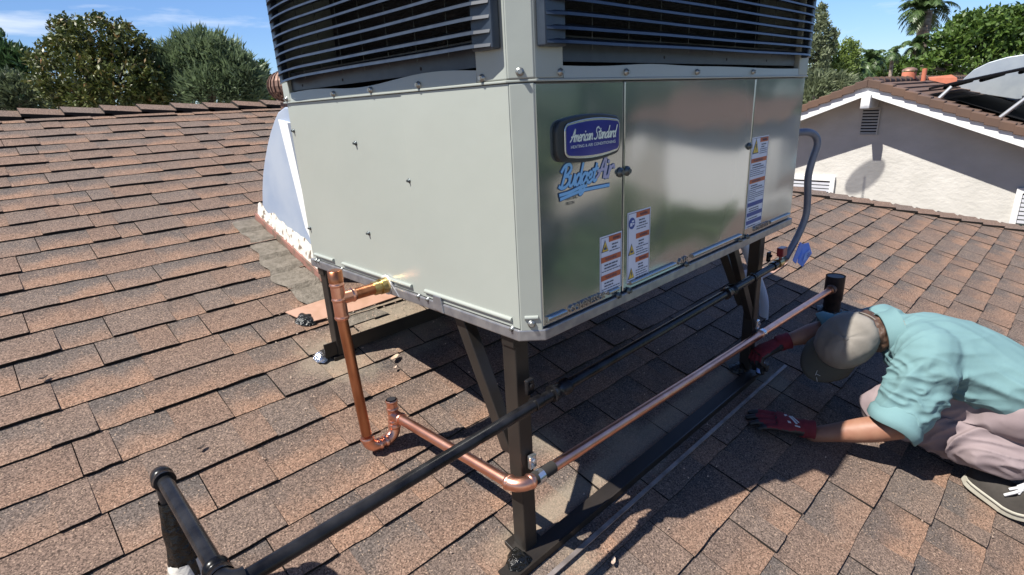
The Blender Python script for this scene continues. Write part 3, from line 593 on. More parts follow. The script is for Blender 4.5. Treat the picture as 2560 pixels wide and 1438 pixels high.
# mastic lumps at the feet
def lump(name, x, y, rx, ry, h, m_, label, cat='tar', group=None, z=None, seed=0, parent=None):
    q_ = MB(); n = 28; mm = 9; vs = []; fs = []
    for j in range(mm + 1):
        a = j / mm
        for i in range(n):
            th = 2 * math.pi * i / n; rr = (1 - a) * (1 + 0.35 * noise.noise(Vector((math.cos(th) * 1.6 + seed, math.sin(th) * 1.6, seed))) + 0.12 * noise.noise(Vector((math.cos(th) * 5, math.sin(th) * 5 + seed, 2))))
            X, Y = x + rx * rr * math.cos(th), y + ry * rr * math.sin(th)
            H = h * (1 - (1 - a) ** 3) * (1 + 0.5 * noise.noise(Vector((X * 14, Y * 14, seed)))) if j else 0
            base = rz(Y) if z is None else z
            vs.append((X, Y, base + 0.026 + H))
    for j in range(mm):
        for i in range(n): fs.append((j * n + i, j * n + (i + 1) % n, (j + 1) * n + (i + 1) % n, (j + 1) * n + i))
    q_.add(vs, fs, 0, True); q_.add(vs[-n:], [tuple(range(n))], 0, True); o = q_.build(name, M[m_], parent)
    if parent is None: tag(o, label, cat, group)
    return o
lump('tar_lump', -0.04, 0.12, 0.075, 0.06, 0.05, 'tar', 'shiny black tar lump at the foot of the nearest steel leg', group='tar lumps', seed=1)
lump('tar_lump', -0.09, 1.98, 0.05, 0.05, 0.035, 'foil', 'crumpled silvery tar blob at the left end of the uphill base rail', group='tar lumps', seed=4)
lump('tar_lump', 0.03, 2.42, 0.07, 0.08, 0.03, 'tar', 'black tar splash on the pink metal flashing behind the copper pipe', group='tar lumps', seed=6)
lump('tar_lump', 2.60, 0.20, 0.09, 0.07, 0.045, 'tar', 'dark tar lump at the foot of the leg beside the crouching man', group='tar lumps', seed=9)
lump('mastic_patch', 2.72, 0.20, 0.24, 0.16, 0.004, 'greytar', 'grey smeared mastic round the foot of the far steel leg', 'mastic', seed=12)

# ------------------------------------------------------------------ copper condensate drain
YO = 1.10
cop = thing('copper_drain_pipe', (-0.26, YO, rz(YO)), 'copper condensate drain pipe with capped tee, trap and long run under the air conditioner', 'pipe')
RP = 0.029; RB = 0.035
def ring(p, d, r, ln, parent, m_='copper'):
    p, d = Vector(p), Vector(d).normalized(); q_ = MB(); q_.tube([p - d * ln, p - d * ln * .6, p, p + d * ln * .6, p + d * ln], [r * .93, r, r * 1.07, r, r * .93], 16); return q_.build('bead', M[m_], parent)
def cpipe(name, a, b_, r=RP, m_='copper'): return cyl(name, [a, b_], r, M[m_], cop, 18)
XT = -0.300; ZTEE = 0.008
ad = MB(); ad.tube([(-0.015, YO, ZTEE), (-0.055, YO, ZTEE)], [0.046, 0.046], 8); ad.tube([(-0.05, YO, ZTEE), (-0.10, YO, ZTEE)], 0.039, 6); ad.build('brass_adapter', M['brass'], cop)
cyl('washer', [(-0.006, YO, ZTEE), (-0.016, YO, ZTEE)], 0.056, M['white'], cop)
cpipe('branch_pipe', (-0.09, YO, ZTEE), (-0.245, YO, ZTEE), 0.032, 'copperd')
t_ = cpipe('tee_branch', (-0.215, YO, ZTEE), (XT, YO, ZTEE), RB); ring((-0.222, YO, ZTEE), (1, 0, 0), RB * 1.05, 0.012, t_)
q = MB(); q.tube([(XT, YO, 0.10), (XT, YO, 0.16), (XT, YO, 0.163)], [RB + .003, RB + .003, RB - .006], 18); q.build('end_cap', M['copperd'], cop)
t_ = cpipe('tee_body', (XT, YO, 0.105), (XT, YO, -0.10), RB, 'copper')
for z in (0.085, 0.005, -0.095): ring((XT, YO, z), (0, 0, 1), RB * 1.06, 0.011, t_)
ZBt = -0.925
cpipe('drop_pipe', (XT + 0.0, YO, -0.10), (XT + 0.035, YO, ZBt + 0.10), RP, 'copperd')
XB = XT + 0.035; XRs = -0.080
def elbow(cx, v0, v1, r, rt=RB):
    q_ = MB(); q_.tube(arc(cx, v0, v1, r, 8), rt, 16); e = q_.build('elbow', M['copper'], cop)
    P0 = Vector(cx) + Vector(v0) * r; P1 = Vector(cx) + Vector(v1) * r
    ring(P0, v1, rt * 1.07, 0.012, e); ring(P1, v0, rt * 1.07, 0.012, e); return e
re_ = 0.072
elbow((XB + re_, YO, ZBt + re_), (-1, 0, 0), (0, 0, -1), re_); cpipe('trap_pipe', (XB + re_ - .01, YO, ZBt), (XRs - re_ + .01, YO, ZBt), RP)
elbow((XRs - re_, YO, ZBt + re_), (0, 0, -1), (1, 0, 0), re_)
t_ = cpipe('riser_pipe', (XRs, YO, ZBt + re_ - .01), (XRs, YO, -0.68), 0.032)
for z in (-0.845, -0.82, -0.74, -0.69): ring((XRs, YO, z), (0, 0, 1), RB * 1.0, 0.010, t_)
q = MB(); q.tube([(XRs, YO, -0.679), (XRs, YO, -0.676)], [0.026, 0.026], 16); q.build('open_end', M['cavity'], cop)
ZR = -0.782; YE = 0.07; XE = -0.055
t_ = cpipe('tee_branch', (XRs, YO, ZR), (XRs + 0.002, YO - 0.085, ZR), RB); ring((XRs + .002, YO - 0.078, ZR), (0, 1, 0), RB * 1.08, 0.011, t_)
cpipe('cross_run_pipe', (XRs + .002, YO - 0.06, ZR), (XE, YE + re_, ZR + 0.008), RP)
elbow((XE + re_, YE + re_, ZR + .008), (-1, 0, 0), (0, -1, 0), re_)
VX, VY = 4.46, 0.08; ZV = -1.000
cpipe('long_run_pipe', (XE + re_, YE, ZR + .008), (VX - 0.10, VY, ZV), RP)
dz = (ZV - ZR) / (VX - XE)
q = MB(); q.tube([(XE + re_ + 0.02, YE, ZR + .008), (XE + re_ + 0.16, YE, ZR + .008 - 0.16 * 0.047)], 0.0315, 18); q.build('rubber_sleeve', M['felt'], cop)
def clamp(x, parent, y=YE, z0=None, m_='chrome', r=0.036):
    z = (ZR + .008 + dz * (x - XE)) if z0 is None else z0
    c_ = MB(); c_.tube([(x - 0.02, y, z), (x + 0.02, y, z)], r, 18); o = c_.build('pipe_clamp', M[m_], parent)
    c_ = MB(); c_.box((x - 0.022, y + 0.03, z + 0.03), (x + 0.022, y + 0.052, z + 0.105)); c_.tube([(x, y + 0.035, z + 0.075), (x, y + 0.018, z + 0.075)], 0.012, 6); c_.build('clamp_ear', M[m_], o, 0.006)
clamp(0.075, cop); clamp(2.66, cop)
q = MB(); q.tube([(VX - 0.17, VY, ZV), (VX - 0.04, VY, ZV)], 0.037, 16); q.build('vent_adapter', M['copperd'], cop)

# dark vent stack that receives the copper line
vs_ = thing('vent_pipe', (VX, VY, rz(VY)), 'short dark open vent stack on the roof behind the crouching man', 'pipe')
q = MB(); q.tube([(VX, VY, rz(VY)), (VX, VY, -1.14), (VX, VY, -1.13), (VX, VY, -0.88)], [0.080, 0.078, 0.088, 0.088], 24, caps=False); q.tube([(VX, VY, -0.885), (VX, VY, -1.1)], [0.076, 0.076], 24); q.build('stack', M['dkvent'], vs_)
q = MB(); q.tube([(VX - 0.13, VY, ZV), (VX - 0.03, VY, ZV - 0.005)], [0.045, 0.052], 16); q.build('side_inlet', M['rust'], vs_)
lump('mastic_collar', VX, VY, 0.15, 0.14, 0.05, 'tar', '', parent=vs_, seed=3)

# ------------------------------------------------------------------ black gas pipe
YG, ZG = 0.035, -0.352
gas = thing('gas_pipe', (-1.275, 0.81, rz(0.81)), 'black gas pipe rising from the roof and running past the stand legs', 'pipe')
XG = -1.275; rg = 0.052
q = MB(); q.tube([(XG + rg, YG, ZG - .03), (0.19, YG, ZG)], 0.0265, 18); q.build('run_pipe', M['bpipe'], gas)
q = MB(); q.tube([(0.19, YG, ZG), (2.74, YG, ZG + 0.01)], 0.0265, 18); q.build('run_pipe', M['bpipe'], gas)
def coupling(x, y=YG, z=ZG, d=(1, 0, 0), ln=0.055, r=0.037):
    p_ = Vector((x, y, z)); d = Vector(d); c_ = MB(); c_.tube([p_ - d * ln, p_ - d * (ln - .02), p_ - d * (ln - .022), p_ + d * (ln - .022), p_ + d * (ln - .02), p_ + d * ln], [r * 1.08, r * 1.08, r * .97, r * .97, r * 1.08, r * 1.08], 18); c_.build('coupling', M['bpipe'], gas)
coupling(0.20); coupling(1.93, z=ZG + .006); coupling(2.30, z=ZG + .008, ln=0.015, r=0.032)
clamp(0.045, gas, YG, ZG, 'bpipe', 0.033); clamp(2.66, gas, YG, ZG + .01, 'bpipe', 0.033)
q = MB(); q.tube(arc((XG + rg, YG + rg, ZG - .03), (-1, 0, 0), (0, -1, 0), rg, 8), 0.037, 18); q.build('elbow', M['bpipe'], gas)
coupling(XG, YG + rg + 0.03, ZG - .03, (0, 1, 0), 0.030)
q = MB(); q.tube([(XG, YG + rg, ZG - .03), (XG, 0.81 - rg, ZG - .01)], 0.0265, 18); q.build('cross_pipe', M['bpipe'], gas)
q = MB(); q.tube(arc((XG, 0.81 - rg, ZG - .01 - rg), (0, 0, 1), (0, 1, 0), rg, 8), 0.037, 18); q.build('elbow', M['bpipe'], gas)
coupling(XG, 0.81 - rg - 0.02, ZG - .01, (0, 1, 0), 0.022, 0.036)
q = MB(); q.tube([(XG, 0.81, ZG - rg), (XG, 0.81, rz(0.81))], 0.0265, 18); q.build('riser_pipe', M['bpipe'], gas)
# tarred sleeve and flashing cone at the riser
q = MB(); n = 26; vs = []; fs = []; zt = -0.50; zb = rz(0.81) + 0.02; rows = 16
for j in range(rows + 1):
    a = j / rows; z = zt + (zb - zt) * a; r0 = 0.034 + 0.034 * min(1, a * 1.6)
    for i in range(n):
        th = 2 * math.pi * i / n; rr = r0 * (1 + 0.25 * noise.noise(Vector((math.cos(th) * 2, math.sin(th) * 2, z * 9)))); vs.append((XG + rr * math.cos(th), 0.81 + rr * math.sin(th), z))
for j in range(rows):
    for i in range(n): fs.append((j * n + i, (j + 1) * n + i, (j + 1) * n + (i + 1) % n, j * n + (i + 1) % n))
q.add(vs, fs, 0, True); q.build('tar_sleeve', M['tar'], gas)
q = MB(); q.tube([(XG, 0.81, -0.78), (XG, 0.81, -0.86), (XG, 0.81, rz(.81) + .02)], [0.060, 0.080, 0.105], 24, caps=False); q.build('flashing_cone', M['sealant'], gas)
# valve
q = MB(); q.tube([(2.73, YG, ZG + .01), (2.80, YG, ZG + .01)], 0.036, 8); q.tube([(2.79, YG, ZG + .01), (2.90, YG, ZG + .012)], [0.026, 0.024], 12); q.build('valve_body', M['brass'], gas)
q = MB(); q.prism([(2.74, YG - .035, ZG + .065), (2.82, YG - .035, ZG + .065), (2.83, YG - .03, ZG + .13), (2.745, YG - .03, ZG + .13)], (0, 0.05, 0)); q.tube([(2.785, YG, ZG + .04), (2.785, YG, ZG + .07)], 0.012, 8); q.build('valve_handle', M['red'], gas, 0.008)
# flexible hose from the cabinet end down to the valve
hp = spline([(2.78, 0.10, 0.60), (2.87, 0.05, 0.615), (2.955, 0.0, 0.615), (3.03, -0.03, 0.585), (3.055, -0.045, 0.52), (3.03, -0.03, 0.40), (3.02, -0.02, 0.28), (3.06, -0.02, 0.12), (3.07, -0.02, -0.02), (3.03, 0.0, -0.15), (2.97, 0.02, -0.25), (2.89, YG, -0.335)], 6)
ho = cyl('flexible_hose', hp, 0.026, M['hose'], None, 14); tag(ho, 'grey flexible gas hose looping from the cabinet end down to the valve', 'hose')
tg = thing('hose_tag', (2.95, 0.0, -0.30), 'crumpled blue paper tag wrapped round the end of the grey hose', 'tag')
q = MB(); q.prism([(2.86, -0.035, -0.335), (2.93, -0.035, -0.375), (3.06, -0.03, -0.25), (2.99, -0.03, -0.215)], (0, 0.006, 0)); q.build('wrap', M['tagb'], tg)
q = MB(); q.add([(2.95, -0.040, -0.370), (3.04, -0.05, -0.425), (3.19, -0.06, -0.345), (3.21, -0.02, -0.265), (3.05, -0.02, -0.245), (3.02, -0.045, -0.31)], [(0, 1, 5), (1, 2, 5), (2, 3, 5), (3, 4, 5), (4, 0, 5)]); sm_ = q.build('flap', M['tagb'], tg); md = sm_.modifiers.new('s', 'SOLIDIFY'); md.thickness = 0.002
q = MB(); q.add([(3.02, -0.055, -0.375), (3.14, -0.062, -0.355), (3.165, -0.055, -0.305), (3.06, -0.052, -0.315)], [(0, 1, 2, 3)]); lf = q.build('printed_patch', M['tagl'], tg)
md = lf.modifiers.new('s', 'SOLIDIFY'); md.thickness = 0.001
q = MB()
for i in range(3): z = -0.327 - i * 0.014; q.box((3.075, -0.0645, z), (3.135, -0.0635, z + 0.005))
q.build('print_lines', M['dblue'], tg)

# white conduit under the far end
wc = cyl('white_conduit', spline([(3.35, 0.62, -0.06), (3.37, 0.60, -0.30), (3.46, 0.52, -0.60), (3.62, 0.45, -0.95), (3.66, 0.44, rz(0.44))], 5), 0.042, M['pvc'], None, 12); tag(wc, 'white plastic conduit dropping behind the far steel leg', 'conduit')
q = MB(); q.prism([(4.22, 0.80, rz(.80) + .026), (4.75, 0.78, rz(.78) + .026), (5.2, 0.80, rz(.80) + .026), (4.7, 0.92, rz(.92) + .024), (4.25, 1.05, rz(1.05) + .024)], (0, 0, 0.008)); tag(q.build('metal_flashing', M['pinkfl']), 'pale metal flashing sheet in the sun beyond the far steel leg', 'flashing')
q = MB(); q.prism([(-0.06, 2.56, rz(2.56) + .034), (0.02, 2.36, rz(2.36) + .036), (0.42, 2.33, rz(2.33) + .036), (0.90, 2.35, rz(2.35) + .036), (0.86, 2.62, rz(2.62) + .034)], (0, 0, 0.006)); tag(q.build('metal_flashing', M['pinkfl']), 'pink primed metal flashing sheet on the shingles behind the copper pipe', 'flashing')
q = MB(); q.prism([(-0.25, -0.035, rz(-.035) + .038), (3.0, -0.035, rz(-.035) + .038), (3.0, -0.013, rz(-.013) + .038), (-0.25, -0.013, rz(-.013) + .038)], (0, 0, 0.006)); tag(q.build('metal_strip', M['strip']), 'thin flat metal strip lying on the shingles in front of the base rail', 'metal strip')

# ------------------------------------------------------------------ sheet-metal duct behind the cabinet
du = thing('air_duct', (0.6, 3.4, rz(3.4)), 'bluish white curved sheet metal duct entering the roof behind the cabinet', 'duct')
prof = [(2.10, 0.97), (3.10, 0.99), (3.24, 0.955), (3.345, 0.89), (3.48, 0.79), (3.60, 0.68), (3.72, 0.555), (3.83, 0.42), (3.92, 0.27), (3.985, 0.13), (4.02, 0.01), (4.05, rz(4.05) + .01), (2.84, rz(2.84) + .01), (2.78, rz(2.78) + 0.25), (2.6, 0.3), (2.10, 0.28)]
q = MB(); q.prism([(0.43, y, z) for y, z in prof], (1.7, 0, 0)); q.build('duct_body', M['ducts'], du, 0.01)
q = MB(); q.prism([(0.43, 3.26, 0.90), (0.40, 3.02, 0.87), (0.36, 2.82, -0.1), (0.40, 3.02, 0.02)], (0.03, 0.0, 0)); q.build('standing_seam', M['white'], du)  # white colour paints in the sunlit look of the folded duct strip
q = MB()
vs = []; n = 70
for i in range(n + 1):
    s_ = i / n; y = 4.08 - (4.08 - 2.80) * s_; hgt = 0.085 + 0.05 * noise.noise(Vector((s_ * 9, 1, 0))) + 0.07 * s_; zb_ = rz(y) + 0.085
    wob = 0.016 * noise.noise(Vector((s_ * 40, 5, 0))); vs += [(0.400 + wob, y, zb_ - .02), (0.410 + wob, y, zb_ + hgt * 0.5), (0.427, y, zb_ + hgt * 1.25)]
q.add(vs, [f for i in range(n) for f in ((3 * i, 3 * i + 1, 3 * i + 4, 3 * i + 3), (3 * i + 1, 3 * i + 2, 3 * i + 5, 3 * i + 4))], 0, True); q.build('sealant_band', M['sealant'], du)
q = MB(); q.prism([(0.385, 4.12, rz(4.12) + .02), (0.385, 2.80, rz(2.80) + .02), (0.385, 2.80, rz(2.80) + .088), (0.385, 4.12, rz(4.12) + .088)], (0.03, 0, 0)); q.prism([(0.385, 2.80, rz(2.8) + .02), (2.2, 2.80, rz(2.8) + .02), (2.2, 2.80, rz(2.8) + .088), (0.385, 2.80, rz(2.8) + .088)], (0, 0.03, 0)); q.build('base_flashing', M['flash'], du)
# grey mastic spread on the shingles beside it: thin irregular sheet following the courses
q = MB(); n = 40; mm = 5; vs = []
for i in range(n + 1):
    s_ = i / n; y = 4.15 - 1.95 * s_; x1 = 0.38 if y > 2.78 else 0.38 + (2.78 - y) * 0.4
    wd = 0.20 + 0.16 * s_ + 0.10 * noise.noise(Vector((s_ * 8, 3, 0)))
    for j in range(mm + 1):
        a = j / mm; kk = ((y - 3.134) / EX) % 1.0; top = 0.036 * (1 - kk * 0.7)
        vs.append((x1 - wd * (1 - a), y, rz(y) + top + 0.004 * (j > 0) + 0.002 * noise.noise(Vector((i, j, 0)))))
q.add(vs, [(i * (mm + 1) + j, i * (mm + 1) + j + 1, (i + 1) * (mm + 1) + j + 1, (i + 1) * (mm + 1) + j) for i in range(n) for j in range(mm)], 0, False); tag(q.build('mastic_patch', M['greytar']), 'grey brown mastic spread over the shingles along the duct base', 'mastic')

# turbine vent beyond
tv = thing('turbine_vent', (2.16, 7.05, rz(7.05)), 'rusty brown turbine vent just left of the cabinet near the ridge', 'vent')
q = MB(); q.tube([(2.16, 7.05, rz(7.05)), (2.16, 7.05, 1.12)], 0.10, 20); q.build('neck', M['rust'], tv)
nf = 22; zc = 1.34; Rv = 0.235
for i in range(nf):
    a = 2 * math.pi * i / nf; q = MB(); vs = []
    for j in range(9):
        ph = -math.pi / 2 * 0.92 + math.pi * 0.92 * j / 8; rr = Rv * math.cos(ph); zz = zc + Rv * 0.92 * math.sin(ph)
        for d_ in (0, 0.22): vs.append((2.16 + (rr + 0.012 * (d_ > 0)) * math.cos(a + d_), 7.05 + (rr + .012 * (d_ > 0)) * math.sin(a + d_), zz))
    q.add(vs, [(2 * j, 2 * j + 1, 2 * j + 3, 2 * j + 2) for j in range(8)]); o = q.build('fin', M['rust'], tv); md = o.modifiers.new('s', 'SOLIDIFY'); md.thickness = 0.003
q = MB(); q.tube([(2.16, 7.05, zc + Rv * .88), (2.16, 7.05, zc + Rv * .97)], [0.09, 0.02], 16); q.build('crown_plate', M['rust'], tv)

# small debris
for (x, y, r_, m_, lb) in ((0.33, 1.71, 0.035, 'dryleaf', 'curled pale dry leaf on the shingles right of the copper drop pipe'), (0.27, 1.62, 0.015, 'chip', 'small pale chip below the dry leaf'), (-1.50, 2.6, 0.02, 'dchip', 'small dark twig bit on the left shingles'),
                           (2.52, 1.35, 0.02, 'chip', 'tiny pale flake in the shade beneath the cabinet'), (-0.98, 1.62, 0.018, 'dchip', 'dark twig scrap above the black riser pipe'), (0.35, -0.17, 0.02, 'chip', 'pale paper scrap beside the metal strip')):
    q = MB(); c0 = Vector((x, y, rz(y) + 0.042)); pts = []
    for i in range(8): a = 2 * math.pi * i / 8; pts.append(c0 + Vector((math.cos(a) * r_ * 1.2, math.sin(a) * r_ * 0.6 + math.cos(a) * r_ * .5, 0.006 * math.cos(2 * a) + r_ * .25 * abs(math.sin(a)))))
    q.add([c0] + pts, [(0, i + 1, (i + 1) % 8 + 1) for i in range(8)]); o = q.build('debris' if 'leaf' not in lb else 'dry_leaf', M[m_]); tag(o, lb, 'debris'); md = o.modifiers.new('s', 'SOLIDIFY'); md.thickness = 0.002
grit = MB(); random.seed(3)
for i in range(420):
    if i < 260: x, y = random.uniform(-1.2, 3.5), random.uniform(-2.2, 2.6)
    else: x, y = random.gauss(0.45, 0.35), random.gauss(2.2, 0.18)
    r_ = random.uniform(0.003, 0.008); z = rz(y) + 0.036 - 0.02 * (((y - 3.134) / EX) % 1.0) + 0.002
    grit.add([(x - r_, y, z), (x + r_ * .6, y - r_, z), (x + r_, y + r_ * .7, z), (x, y, z + r_ * 1.3)], [(0, 1, 3), (1, 2, 3), (2, 0, 3)])
tag(grit.build('roof_grit', M['chip']), 'pale grit and crumbs scattered over the shingles', 'grit', kind='stuff')

# ------------------------------------------------------------------ ground
q = MB(); q.add([(-600, -600, GZ), (600, -600, GZ), (600, 600, GZ), (-600, 600, GZ)], [(0, 1, 2, 3)]); tag(q.build('ground', M['ground']), kind='structure')

# ------------------------------------------------------------------ neighbouring house
NY, NZ, NS = 3.28, 1.06, 0.385       # ridge y, ridge height, slope
nb = thing('neighbour_house', (18, 3.3, GZ), 'white stucco house with brown tiled gable roof beyond the hip', 'house')
XW, XF = 18.0, 17.15; XE2 = 38.0
def nz_(y): return NZ - NS * abs(y - NY)
hw = 7.5
q = MB(); q.prism([(XW, NY - hw, GZ), (XW, NY + hw, GZ), (XW, NY + hw, nz_(NY + hw) - .25), (XW, NY, NZ - .25), (XW, NY - hw, nz_(NY + hw) - .25)], (XE2 - XW - 1, 0, 0)); q.build('wall', M['stucco'], nb)
hw2 = hw + 1.0
for sgn in (1, -1):
    q = MB(); q.prism([(XF, NY, NZ - .12), (XF, NY + sgn * hw2, NZ - NS * hw2 - .12), (XF, NY + sgn * hw2, NZ - NS * hw2 - .42), (XF, NY, NZ - .42)], (0.09, 0, 0)); q.build('barge_board', M['white'], nb)
    q = MB(); q.prism([(XF + .08, NY, NZ - .10), (XF + .08, NY + sgn * hw2, NZ - NS * hw2 - .10), (XF + .08, NY + sgn * hw2, NZ - NS * hw2 - .16), (XF + .08, NY, NZ - .16)], (XE2 - XF, 0, 0)); rf = q.build('roof', M['white'] if sgn > 0 else M['felt'], nb)
    ny = int(hw2 / 0.30)
    # rake tiles: L-shaped blocks lapping down the edge
    for i in range(ny):
        y0, y1 = NY + sgn * 0.30 * i, NY + sgn * 0.30 * (i + 1.08); za, zb_ = NZ - NS * .30 * i - 0.035, NZ - NS * .30 * (i + 1.08) + 0.012
        if sgn > 0 and i > 9: break
        g = MB(); e = XF - 0.07
        g.hexa([(e, y0, za - .17), (XF + .30, y0, za - .02), (XF + .30, y1, zb_ - .02), (e, y1, zb_ - .17), (e, y0, za + .05), (XF + .30, y0, za + .06), (XF + .30, y1, zb_ + .06), (e, y1, zb_ + .05)]); g.build('rake_tile', M['ctile'], rf, 0.02)
    if sgn < 0:
        for i in range(13):
            for j in range(13):
                if j == 0: x0 = XF + 0.31
                else: x0 = XF + 0.31 + j * 0.62 - (0.31 if i % 2 else 0)
                x1 = (XF + 0.31 + 0.62 * (j + 1) - (0.31 if i % 2 else 0)) - 0.012
                y0, y1 = NY - 0.30 * i, NY - 0.30 * (i + 1.1); za, zb_ = NZ - NS * .3 * i - 0.06, NZ - NS * .3 * (i + 1.1) - 0.01
                g = MB(); g.hexa([(x0, y0, za - .05), (x1, y0, za - .05), (x1, y1, zb_ - .05), (x0, y1, zb_ - .05), (x0, y0, za), (x1, y0, za), (x1, y1, zb_), (x0, y1, zb_)]); g.build('roof_tile', M['ctile'], rf)
        g = MB()
        for i in range(27):
            y0, y1 = NY - 0.30 * i, NY - 0.30 * (i + 1.1); za, zb_ = NZ - NS * .3 * i - 0.06, NZ - NS * .3 * (i + 1.1) - 0.01
            x0 = XF + .31 + (13 * .62 if i < 13 else 0); x1 = XE2
            g.hexa([(x0, y0, za - .05), (x1, y0, za - .05), (x1, y1, zb_ - .05), (x0, y1, zb_ - .05), (x0, y0, za), (x1, y0, za), (x1, y1, zb_), (x0, y1, zb_)])
        tag(g.build('tile_field', M['ctile'], rf), kind='stuff')
for i in range(34):
    x0 = XF - .05 + i * 0.62; g = MB(); g.tube([(x0, NY, NZ - .045), (x0 + .66, NY, NZ - .065)], [.13, .11], 8); g.build('ridge_tile', M['ctile'], rf)
    if x0 > 33: break
q = MB(); q.prism([(XF - .12, NY + .09, NZ - .40), (XF - .12, NY + .09, NZ - .76), (XF - .12, NY - .13, NZ - .76), (XF - .12, NY - .13, NZ - .40)], (XW - XF + .1, 0, 0)); q.build('ridge_beam', M['white'], nb)
gv = box('gable_vent', (XW - .03, 3.09, -.475), (XW - .002, 3.53, .265), M['cavity'], nb)
for i in range(9):
    z = -.455 + i * .085; g = MB(); g.hexa([(XW - .07, 3.10, z), (XW - .035, 3.10, z + .03), (XW - .035, 3.52, z + .03), (XW - .07, 3.52, z), (XW - .07, 3.10, z + .012), (XW - .035, 3.10, z + .045), (XW - .035, 3.52, z + .045), (XW - .07, 3.52, z + .012)]); g.build('vent_slat', M['stucco'], gv)
g = MB()
for (a, b_, c_, d_) in ((3.07, 3.10, -.49, .28), (3.52, 3.55, -.49, .28)): g.box((XW - .06, a, c_), (XW - .004, b_, d_))
g.box((XW - .06, 3.10, .262), (XW - .004, 3.52, .285)); g.box((XW - .06, 3.10, -.495), (XW - .004, 3.52, -.472)); tag(g.build('vent_frame', M['stucco'], gv))
def window(y0, y1, z0, z1, mull=None):
    wn = box('window', (XW - .05, y0, z0), (XW - .003, y1, z1), M['glass'], nb); f_ = 0.13
    g = MB(); g.box((XW - .10, y0 - f_, z1), (XW - .004, y1 + f_, z1 + f_)); g.box((XW - .10, y0 - f_, z0 - f_), (XW - .004, y1 + f_, z0)); g.box((XW - .10, y0 - f_, z0), (XW - .004, y0, z1)); g.box((XW - .10, y1, z0), (XW - .004, y1 + f_, z1))
    if mull: g.box((XW - .085, mull - .05, z0), (XW - .055, mull + .05, z1))
    g.build('window_frame', M['white'], wn)
    for i in range(7): g = MB(); zz = z1 - .08 - i * .11; g.hexa([(XW - .054, y0, zz - .05), (XW - .051, y0, zz - .05), (XW - .051, y1, zz - .05), (XW - .054, y1, zz - .05), (XW - .064, y0, zz + .03), (XW - .061, y0, zz + .03), (XW - .061, y1, zz + .03), (XW - .064, y1, zz + .03)]); g.build('blind_slat', M['pvc'], wn)
window(4.15, 6.2, -3.4, -1.90, 4.75)
window(-2.6, -0.42, -4.6, -1.95)

# things on the neighbour's roof
def nr(x, y): return Vector((x, y, nz_(y)))
sp_ = thing('solar_panel_rack', (20.0, 1.5, nz_(1.5)), 'black tilted solar pool heating panel on aluminium struts above the tiled roof', 'solar panel')
A_, B_, Cc, D_ = Vector((18.60, 2.12, 0.70)), Vector((18.5, -3.4, 1.75)), Vector((24.5, -3.6, 2.0)), Vector((24.6, 2.3, 0.85))
q = MB(); up_ = Vector((0, 0, 0.06)); q.hexa([A_, B_, Cc, D_, A_ + up_, B_ + up_, Cc + up_, D_ + up_]); q.build('solar_mat', M['solar'], sp_)
for i in range(7):
    a = 0.06 + i * 0.14; P0 = A_.lerp(D_, 0.05) .lerp(B_.lerp(Cc, .05), a) ; g = MB(); g.tube([P0 - up_ * .6, A_.lerp(D_, .95).lerp(B_.lerp(Cc, .95), a) - up_ * .6], 0.05, 6); g.build('header_tube', M['solar'], sp_)
for (x, y, tx, ty, tz) in ((18.55, 1.83, 18.60, 1.60, 0.76), (18.5, 0.42, 18.5, -0.75, 1.20), (21.5, .5, 21.5, -.8, 1.22)):
    b0 = nr(x, y) + Vector((0, 0, -.04)); g = MB(); g.tube([b0, (tx, ty, tz)], 0.05, 4); g.build('strut', M['alu'], sp_)
g = MB(); g.tube([nr(18.5, -.1), (18.5, -1.3, 1.30)], 0.035, 6); g.build('strut', M['solar'], sp_)
q = MB(); q.box((18.9, -3.6, -1.5), (24.4, -1.2, 0.6)); 
bx_ = [nr(18.7, 1.5) + Vector((0, 0, .04)), nr(18.7, -4) + Vector((0, 0, .04)), nr(24.4, -4) + Vector((0, 0, .04)), nr(24.4, 1.5) + Vector((0, 0, .04))]
q = MB(); q.add(bx_, [(0, 3, 2, 1)]); q.build('under_shade_sheet', M['solar'], sp_)  # black sheet stands in for the shade under the panel
# zinc duct hood
dh = thing('duct_hood', (31, 2.4, nz_(2.4)), 'pale grey curved sheet metal duct hood behind the solar panel', 'duct')
pf = [(0, 0), (.10, .32), (.35, .68), (.75, .95), (1.25, 1.12), (1.9, 1.2), (3.6, 1.22), (3.6, -1.2), (0, -.2)]
q = MB(); q.prism([(25.2, 2.40 - a * 0.95, 0.72 + b_ * 0.78) for a, b_ in pf], (1.6, 0, 0)); q.build('hood_body', M['duct2'], dh, 0.02)
q = MB(); q.prism([(25.15, 2.40 - a * .95, .72 + b_ * .78) for a, b_ in ((1.9, 1.2), (1.97, 1.2), (1.97, -.6), (1.9, -.6))], (0.04, 0, 0)); q.build('standing_seam', M['alu'], dh)
# terracotta vents
t1 = thing('roof_vent', (23.08, 3.1, nz_(3.1)), 'rust red dormer roof vent with open hood near the ridge', 'vent')
q = MB(); q.tube([nr(22.0, 3.35), nr(22.0, 3.35) + Vector((0, 0, .24))], 0.21, 16, caps=False); q.tube([nr(22.0, 3.35) + Vector((0, 0, .20)), nr(22.0, 3.35) + Vector((0, 0, .201))], 0.20, 16); q.build('collar', M['terra'], t1)
q = MB(); q.tube([nr(22.0, 3.35) + Vector((0, 0, .27)), nr(22.0, 3.35) + Vector((0, 0, .33)), nr(22.0, 3.35) + Vector((0, 0, .38))], [.23, .20, .08], 16); q.build('hood', M['rust'], t1)
pc = cyl('vent_pipe', [nr(22.4, 3.0), nr(22.4, 3.0) + Vector((0, 0, .40))], 0.075, M['terra'], None, 12); tag(pc, 'short terracotta painted vent pipe beside the hooded roof vent', 'pipe')
q = MB(); p0 = nr(24.2, 2.55)
